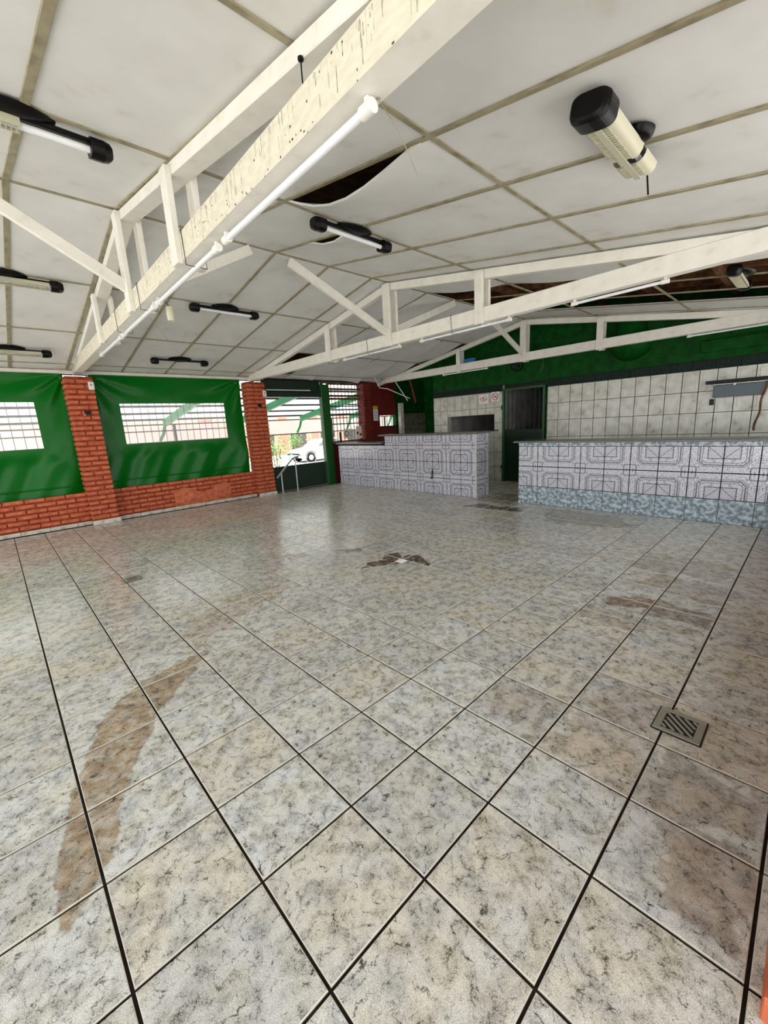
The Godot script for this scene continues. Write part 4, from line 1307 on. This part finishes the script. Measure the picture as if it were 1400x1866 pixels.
func build_lamps() -> void:
	var up := atan(SLOPE)
	fitting("black ceiling lamp with half a louver, upper left photo edge", on_ceiling(0.40, -2.06), up, {"len": 0.86, "louver": "half"})
	fitting("bare black ceiling lamp left of the middle truss", on_ceiling(2.79, -2.02), up, {"len": 0.84})
	fitting("black ceiling lamp with a bare tube, on the cross strip behind the nearest truss", on_ceiling(2.80, -4.95), -up, {"len": 0.92})
	fitting("empty black ceiling lamp hanging just above the wide green tarp", on_ceiling(2.83, -7.18), -up, {"len": 0.92, "no_tube": true})
	fitting("black ceiling lamp with a full louver at the left photo edge", on_ceiling(0.42, -4.95), -up, {"len": 0.92, "louver": "full"})
	fitting("black ceiling lamp with a slim louver just above the left tarp", on_ceiling(0.44, -7.16), -up, {"len": 0.92, "louver": "full"})
	fitting("black ceiling lamp among the exposed roof timbers", on_ceiling(6.1, 0.4), up, {"len": 0.86, "louver": "full"})
	# the broken fitting with yellowed louvers near the camera
	var t := thing("ceiling_lamp", "broken black ceiling lamp with yellowed ribbed louvers, nearest on the right", "lamp", on_ceiling(2.60, 0.30), "black ceiling lamps")
	t.rotation = Vector3(up, 0.0, 0)
	part("spine", Geo.new().cbox(Vector3(0.04, -0.02, 0), Vector3(0.80, 0.03, 0.10), 0.008), M.black, t)
	part("mount", Geo.new().lathe(Vector3(0.05, 0, 0.06), Vector3.DOWN, [Vector2(0.075, 0.0), Vector2(0.07, 0.03), Vector2(0.05, 0.045), Vector2(0.0, 0.05)], 16), M.black, t)
	var cap := Geo.new()
	var rings := []
	for e in [[-0.295, 1.0], [-0.385, 1.0], [-0.410, 0.93], [-0.425, 0.78]]:
		var row := []
		for k in 33:
			var an := TAU * k / 32.0
			row.append(Vector3(e[0], -0.056 + 0.056 * e[1] * signf(sin(an)) * pow(absf(sin(an)), 0.55), 0.088 * e[1] * signf(cos(an)) * pow(absf(cos(an)), 0.55)))
		rings.append(row)
	for q in 3:
		for k in 32:
			var m: Vector3 = (rings[q][k] + rings[q][k + 1]) * 0.5 - Vector3(rings[q][k].x, -0.056, 0)
			cap.quad(rings[q][k], rings[q][k + 1], rings[q + 1][k + 1], rings[q + 1][k], (m.normalized() + Vector3.LEFT * (0.0 if q == 0 else 0.7 * q)).normalized())
	for k in 32:
		cap.tri(Vector3(-0.425, -0.056, 0), rings[3][k], rings[3][k + 1], Vector3.LEFT)
		cap.tri(Vector3(-0.295, -0.056, 0), rings[0][k], rings[0][k + 1], Vector3.RIGHT)
	part("end_cap", cap, M.black, t)
	for s in [[-0.30, 0.06, -1.0], [-0.30, 0.10, 1.0], [0.16, 0.32, -1.0], [0.15, 0.34, 1.0]]:
		var sd: float = s[2]
		var rows := []
		for j in 5:
			var row := PackedVector3Array()
			for i in 4:
				var x: float = lerpf(s[0], s[1], i / 3.0)
				var a := j / 4.0
				row.append(Vector3(x, -0.045 - 0.055 * sin(a * PI * 0.5), sd * (0.085 - 0.045 * a * a)))
			rows.append(row)
		part("louver_side", Geo.new().sheet(rows, Vector3(0, -0.5, sd)), M.louver, t)
	part("louver_middle", Geo.new().cbox(Vector3(0.02, -0.103, 0), Vector3(0.66, 0.004, 0.034), 0.001), M.louver, t)
	for k in 26:
		var x := -0.28 + 0.0235 * k
		if absf(x - 0.13) < 0.04: continue
		part("louver_fin", Geo.new().cbox(Vector3(x, -0.094, 0), Vector3(0.009, 0.020, 0.095), 0.0), M.louver, t)
	part("tube", Geo.new().tube([Vector3(-0.29, -0.062, 0.035), Vector3(0.33, -0.062, 0.035)], 0.014, 10), M.tube, t)
	part("tube", Geo.new().tube([Vector3(-0.29, -0.062, -0.035), Vector3(0.33, -0.062, -0.035)], 0.014, 10), M.tube, t)
	part("loose_wire", Geo.new().tube([Vector3(0.40, -0.03, 0.0), Vector3(0.41, -0.06, 0.02), Vector3(0.415, -0.17, 0.05)], 0.005, 6), M.black, t)
	# tubes fixed under the trusses
	var tubes := [
		[Vector3(1.225, 2.672, -0.12), Vector3(1.245, 2.672, -1.42), "white tube lamp under the nearest truss, first from the camera"],
		[Vector3(1.25, 2.672, -1.58), Vector3(1.272, 2.672, -2.9), "white tube lamp under the nearest truss, second from the camera"],
		[Vector3(1.275, 2.672, -3.05), Vector3(1.295, 2.672, -4.3), "white tube lamp under the nearest truss, third from the camera"],
		[Vector3(1.298, 2.672, -4.45), Vector3(1.318, 2.672, -5.7), "white tube lamp under the nearest truss, last before the tarps"],
		[Vector3(4.66, 2.655, 0.05), Vector3(4.66, 2.655, -0.75), "white tube lamp under the right half of the middle truss"],
		[Vector3(4.66, 2.655, -1.5), Vector3(4.66, 2.655, -2.85), "white tube lamp under the middle truss, beside its king post"],
		[Vector3(4.66, 2.655, -3.3), Vector3(4.66, 2.655, -4.6), "white tube lamp under the left half of the middle truss"],
		[Vector3(8.66, 2.68, -4.35), Vector3(8.66, 2.68, -5.6), "thin tube lamp under the left half of the far truss"],
		[Vector3(8.66, 2.68, 0.9), Vector3(8.66, 2.68, -0.5), "thin tube lamp under the right half of the far truss"],
	]
	for q in tubes:
		var a: Vector3 = q[0]
		var b: Vector3 = q[1]
		var o := thing("tube_lamp", q[2], "lamp", a, "tube lamps under the trusses")
		var d := b - a
		var r := 0.017 if a.x < 2.0 else 0.014
		part("tube", Geo.new().tube([Vector3.ZERO, d], r, 12), M.tube, o)
		for e in [Vector3.ZERO, d]:
			part("socket", Geo.new().tube([e - d.normalized() * 0.03, e + d.normalized() * 0.03], r * 1.45, 12), M.white, o)
			part("clip", Geo.new().cbox(e + Vector3(0, r + 0.008, 0), Vector3(0.02, 0.03, 0.02), 0.002), M.white, o)

# ------------------------------------------------------------------ small things
func grate(label: String, at: Vector3, w: float, l: float) -> void:
	var g := thing("floor_drain", label, "floor drain", at)
	var fr := Geo.new()
	for s in [-1.0, 1.0]:
		fr.cbox(Vector3(s * (w * 0.5 - 0.013), 0.003, 0), Vector3(0.026, 0.010, l), 0.002)
		fr.cbox(Vector3(0, 0.003, s * (l * 0.5 - 0.015)), Vector3(w - 0.05, 0.010, 0.030), 0.002)
	var m := mat(c8(150, 146, 132), 0.45, 0.5, 0.3)
	part("frame", fr, m, g)
	part("rim", Geo.new().cbox(Vector3(0, 0.001, 0), Vector3(w + 0.012, 0.004, l + 0.012), 0.001), M.dark, g)
	var iw := w * 0.5 - 0.024
	var il := l * 0.5 - 0.028
	# slanted bars clipped to the frame
	for k in range(-7, 8):
		var c := k * 0.036
		var pts := []
		for q in 41:
			var s := lerpf(-0.3, 0.3, q / 40.0)
			var p := Vector2(s * 0.72, -s * 0.69 + c)
			if absf(p.x) <= iw and absf(p.y) <= il: pts.append(p)
		if pts.size() < 2: continue
		var a: Vector2 = pts[0]
		var b: Vector2 = pts[pts.size() - 1]
		part("slat", Geo.new().bar(Vector3(a.x, 0.004, a.y), Vector3(b.x, 0.004, b.y), 0.012, 0.008, 0.002), m, g)

func build_small() -> void:
	grate("rectangular metal floor drain with slanted slots at the right", Vector3(2.20, 0.002, 0.853), 0.195, 0.19)
	grate("small dirty floor drain in a broken tile at the left", Vector3(0.87, 0.002, -3.96), 0.15, 0.17)
	var bt := thing("tile_chip", "broken pale corner piece beside the left floor drain", "tile piece", Vector3(0.75, 0.0, -4.02))
	part("chip", Geo.new().plate([Vector3(-0.07, 0.001, -0.03), Vector3(0.02, 0.001, -0.06), Vector3(0.05, 0.001, 0.0), Vector3(0.0, 0.001, 0.05)], Vector3.UP, 0.006), mat(c8(196, 150, 136), 0.7), bt)
	var wp := thing("paper_scrap", "crumpled white scrap on the brown floor stain", "scrap", Vector3(3.14, 0.0, -1.96))
	var sr := []
	for j in 6:
		var row := PackedVector3Array()
		for i in 6:
			var e := 1.0 - pow(maxf(absf(i / 2.5 - 1.0), absf(j / 2.5 - 1.0)), 2.0)
			row.append(Vector3((i - 2.5) * 0.022, 0.003 + 0.035 * e * (0.6 + 0.4 * sin(i * 2.1 + j * 3.3)), (j - 2.5) * 0.022))
		sr.append(row)
	part("paper", Geo.new().sheet(sr, Vector3.UP), M.white, wp)
	# speakers and switch plates on the columns
	for q in [[Vector3(1.50, 2.50, -7.93), "white sensor box at the top of the column between the tarps"], [Vector3(4.87, 2.40, -7.93), "white switch plate at the top of the entrance column"]]:
		var s := thing("wall_box", q[1], "switch box", q[0], "white boxes on the columns")
		part("case", Geo.new().cbox(Vector3.ZERO, Vector3(0.09, 0.14, 0.03), 0.01), M.white, s)
		part("button", Geo.new().lathe(Vector3(-0.005, 0.015, 0.015), Vector3(0, 0, 1), [Vector2(0.016, 0), Vector2(0.014, 0.004), Vector2(0, 0.005)], 12), M.tbar, s)
	for q in [[Vector3(1.37, 2.04, -7.94), "dark broken socket hole in the column between the tarps"], [Vector3(4.72, 2.13, -7.94), "dark broken socket hole in the entrance column"]]:
		var s := thing("socket_box", q[1], "socket", q[0], "broken sockets on the columns")
		part("hole_box", Geo.new().cbox(Vector3.ZERO, Vector3(0.10, 0.07, 0.022), 0.008), M.black, s)
		part("broken_edge", Geo.new().cbox(Vector3(-0.05, -0.04, 0.0), Vector3(0.05, 0.045, 0.018), 0.01, Basis(Vector3(0, 0, 1), 0.5)), M.brick[2], s)
	# signs on the tiled wall
	var s1 := thing("wall_sign", "white sign with a red looped emblem on the tiled wall", "sign", Vector3(9.062, 2.015, -4.69))
	part("plate", Geo.new().cbox(Vector3.ZERO, Vector3(0.005, 0.22, 0.28), 0.001), M.white, s1)
	for s in [-1.0, 1.0]:
		var ring := []
		for k in 17:
			var an := TAU * k / 16.0
			ring.append(Vector3(-0.005, 0.0 + 0.045 * sin(an) + 0.012 * s, s * 0.032 + 0.052 * cos(an)))
		part("red_loop", Geo.new().tube(ring, 0.006, 5, false), M.red_paint, s1)
		part("red_arm", Geo.new().tube([Vector3(-0.005, -0.03 * s, s * 0.03), Vector3(-0.005, -0.005 * s, s * 0.115)], 0.006, 5), M.red_paint, s1)
	var s2 := thing("wall_sign", "white square sign with a red no smoking ring", "sign", Vector3(9.062, 2.05, -4.36))
	part("plate", Geo.new().cbox(Vector3.ZERO, Vector3(0.005, 0.22, 0.22), 0.001), M.white, s2)
	var ring := []
	for k in 21:
		var an := TAU * k / 20.0
		ring.append(Vector3(-0.005, 0.08 * sin(an), 0.08 * cos(an)))
	part("red_ring", Geo.new().tube(ring, 0.008, 5, false), M.red_paint, s2)
	part("red_slash", Geo.new().tube([Vector3(-0.005, 0.055, -0.055), Vector3(-0.005, -0.055, 0.055)], 0.007, 5), M.red_paint, s2)
	part("black_cigarette", Geo.new().cbox(Vector3(-0.004, -0.01, 0.0), Vector3(0.004, 0.016, 0.08), 0.0), M.black, s2)
	part("black_smoke", Geo.new().tube([Vector3(-0.004, 0.0, 0.03), Vector3(-0.004, 0.02, 0.02), Vector3(-0.004, 0.04, 0.03)], 0.005, 5), M.black, s2)
	var s3 := thing("wall_sign", "small white paper sign on the green corridor wall", "sign", Vector3(10.78, 2.50, -7.45))
	part("plate", Geo.new().cbox(Vector3.ZERO, Vector3(0.006, 0.12, 0.16), 0.0), M.white, s3)
	part("text_line", Geo.new().cbox(Vector3(-0.004, 0.02, 0), Vector3(0.003, 0.012, 0.10), 0.0), M.granite, s3)
	part("text_line", Geo.new().cbox(Vector3(-0.004, -0.015, 0), Vector3(0.003, 0.012, 0.07), 0.0), M.granite, s3)
	# round wall fan and hood on the green gable
	var fan := thing("wall_fan", "round dark green fan below the far truss", "fan", Vector3(9.03, 2.70, -3.80))
	part("guard", Geo.new().lathe(Vector3.ZERO, Vector3.LEFT, [Vector2(0.15, -0.04), Vector2(0.15, 0.03), Vector2(0.13, 0.05), Vector2(0.125, 0.0)], 24), M.dark_green, fan)
	part("hub", Geo.new().lathe(Vector3.ZERO, Vector3.LEFT, [Vector2(0.045, -0.02), Vector2(0.04, 0.04), Vector2(0.0, 0.05)], 16), M.dark_green, fan)
	for k in 4:
		var an := TAU * k / 4.0 + 0.4
		part("blade", Geo.new().bar(Vector3(0.0, 0.03 * sin(an), 0.03 * cos(an)), Vector3(0.0, 0.12 * sin(an), 0.12 * cos(an)), 0.05, 0.006, 0.001, Vector3(0.8, 0.2, 0.3)), M.dark_green, fan)
	var hood := thing("wall_hood", "round dark green bowl hood on the green wall", "hood", Vector3(9.07, 2.74, -1.48))
	var hp := []
	for k in 9:
		var a := PI * 0.5 * k / 8.0
		hp.append(Vector2(0.36 * cos(a), -0.30 * sin(a)))
	part("bowl", Geo.new().lathe(Vector3(0.05, 0.02, 0), Vector3.UP, hp, 28), M.green, hood)
	part("collar", Geo.new().lathe(Vector3(0.05, 0.02, 0), Vector3.UP, [Vector2(0.36, 0.0), Vector2(0.33, 0.04), Vector2(0.25, 0.32), Vector2(0.25, 0.62)], 28), M.green, hood)
	# bracket with a dark screen at the right of the tiles
	var br := thing("wall_bracket", "black wall bracket with a grey slab at the right photo edge", "bracket", Vector3(8.98, 1.92, 0.14))
	part("arm", Geo.new().cbox(Vector3(-0.02, 0.0, 0.0), Vector3(0.10, 0.055, 0.80), 0.006), M.black, br)
	part("grey_slab", Geo.new().cbox(Vector3(0.05, -0.15, 0.03), Vector3(0.04, 0.20, 0.66), 0.006), mat(c8(70, 84, 90), 0.35), br)
	part("white_rail", Geo.new().cbox(Vector3(-0.01, -0.04, 0.02), Vector3(0.05, 0.012, 0.62), 0.002), M.white, br)
	part("knob", Geo.new().lathe(Vector3(-0.04, -0.05, -0.02), Vector3.LEFT, [Vector2(0.02, 0), Vector2(0.018, 0.02), Vector2(0, 0.022)], 12), M.white, br)
	var bx := thing("socket_box", "small black socket box on the white wall tiles", "socket", Vector3(9.055, 1.60, -0.17))
	part("case", Geo.new().cbox(Vector3.ZERO, Vector3(0.03, 0.10, 0.06), 0.005), M.black, bx)
	part("face", Geo.new().cbox(Vector3(-0.016, 0, 0), Vector3(0.006, 0.07, 0.04), 0.002), M.iron, bx)
	var cb := thing("hanging_cable", "twisted dark cable hanging beside the grey slab", "cable", Vector3(9.0, 1.1, 0.46))
	var cp := []
	for k in 15:
		cp.append(Vector3(0.01 * sin(k * 1.3), 0.78 - 0.055 * k, 0.045 - 0.006 * k + 0.012 * sin(k * 0.9)))
	part("cable", Geo.new().tube(cp, 0.016, 6), M.roof, cb)
	# oven mouth bar handle
	var oh := thing("oven_handle", "thin dark metal bar sticking out beside the oven mouth", "handle", Vector3(9.03, 1.245, -4.42))
	part("bar", Geo.new().cbox(Vector3(0, 0, 0), Vector3(0.03, 0.022, 0.34), 0.003), M.iron, oh)
	part("lug", Geo.new().cbox(Vector3(0.02, 0, -0.12), Vector3(0.05, 0.03, 0.03), 0.003), M.iron, oh)
	# red pipe at the corridor
	var rp := thing("red_pipe", "dark red pipe rising beside the green corridor", "pipe", Vector3(9.0, 0, -7.02))
	part("pipe", Geo.new().tube([Vector3(0.15, 2.1, 0), Vector3(0.0, 2.85, -0.1), Vector3(0, 3.05, -0.1)], 0.035, 10), M.red, rp)
	part("clamp", Geo.new().tube([Vector3(0.06, 2.52, -0.055), Vector3(0.05, 2.57, -0.06)], 0.042, 10), M.iron, rp)
	# broken conduit hanging at the truss end
	var cd := thing("conduit", "broken white conduit dangling below the far truss end", "conduit", Vector3(8.1, 2.5, -7.6))
	part("pipe", Geo.new().tube([Vector3(0.0, 0.33, 0.0), Vector3(0.14, 0.05, 0.05), Vector3(0.38, 0.03, 0.1)], 0.013, 6), M.tube, cd)
	part("pipe", Geo.new().tube([Vector3(0.38, 0.03, 0.1), Vector3(1.05, -0.26, 0.35)], 0.013, 6), M.tube, cd)
	part("pipe", Geo.new().tube([Vector3(0.58, 0.20, 0.25), Vector3(0.95, -0.32, 0.35)], 0.013, 6), M.tube, cd)
	# blue box on the far truss
	var bb := thing("blue_box", "small blue box lying on the far truss", "box", Vector3(8.72, 2.886, -4.85))
	part("box", Geo.new().cbox(Vector3(0, 0.035, 0), Vector3(0.09, 0.07, 0.30), 0.006), mat(c8(24, 100, 160), 0.5), bb)
	part("lid", Geo.new().cbox(Vector3(0, 0.074, 0), Vector3(0.10, 0.012, 0.31), 0.002), mat(c8(50, 130, 180), 0.5), bb)
	# pins left in the near truss
	var pn := thing("nail_pin", "black headed pin standing on the nearest truss chord", "pin", Vector3(1.16, 2.885, -0.42))
	part("shank", Geo.new().tube([Vector3.ZERO, Vector3(0, 0.075, 0)], 0.003, 5), M.black, pn)
	part("head", Geo.new().lathe(Vector3(0, 0.07, 0), Vector3.UP, [Vector2(0, 0), Vector2(0.012, 0.005), Vector2(0.013, 0.014), Vector2(0.0, 0.024)], 10), M.black, pn)
	var hl := thing("hanging_lamp_stub", "small yellow paper stub hanging under the nearest truss", "stub", Vector3(1.38, 2.55, -2.98))
	part("stub", Geo.new().lathe(Vector3.ZERO, Vector3.UP, [Vector2(0.03, 0), Vector2(0.034, 0.05), Vector2(0.03, 0.12), Vector2(0.0, 0.12)], 10), M.louver, hl)
	part("wire", Geo.new().tube([Vector3(0, 0.12, 0), Vector3(-0.06, 0.20, 0)], 0.003, 5), M.black, hl)
	for q in [[Vector3(1.262, 2.712, -0.10), Vector3(0.08, -0.10, 0.03), Vector3(0.15, -0.22, 0.05), "thin loose wire curling from the first tube end"],
			[Vector3(1.32, 2.64, -3.35), Vector3(0.06, -0.10, 0.02), Vector3(0.12, -0.20, 0.03), "thin loose wire hanging beside the yellow stub"],
			[Vector3(8.70, 2.712, -3.02), Vector3(-0.02, -0.16, 0.02), Vector3(-0.06, -0.30, -0.03), "thin pale wire hanging beside the round fan"]]:
		var w := thing("loose_wire", q[3], "wire", q[0])
		part("wire", Geo.new().tube([Vector3.ZERO, q[1], q[2]], 0.0018, 5), M.tbar, w)
		part("end_knot", Geo.new().lathe(Vector3(0, -0.004, 0), Vector3.UP, [Vector2(0, 0), Vector2(0.008, 0.004), Vector2(0, 0.012)], 8), M.tbar, w)
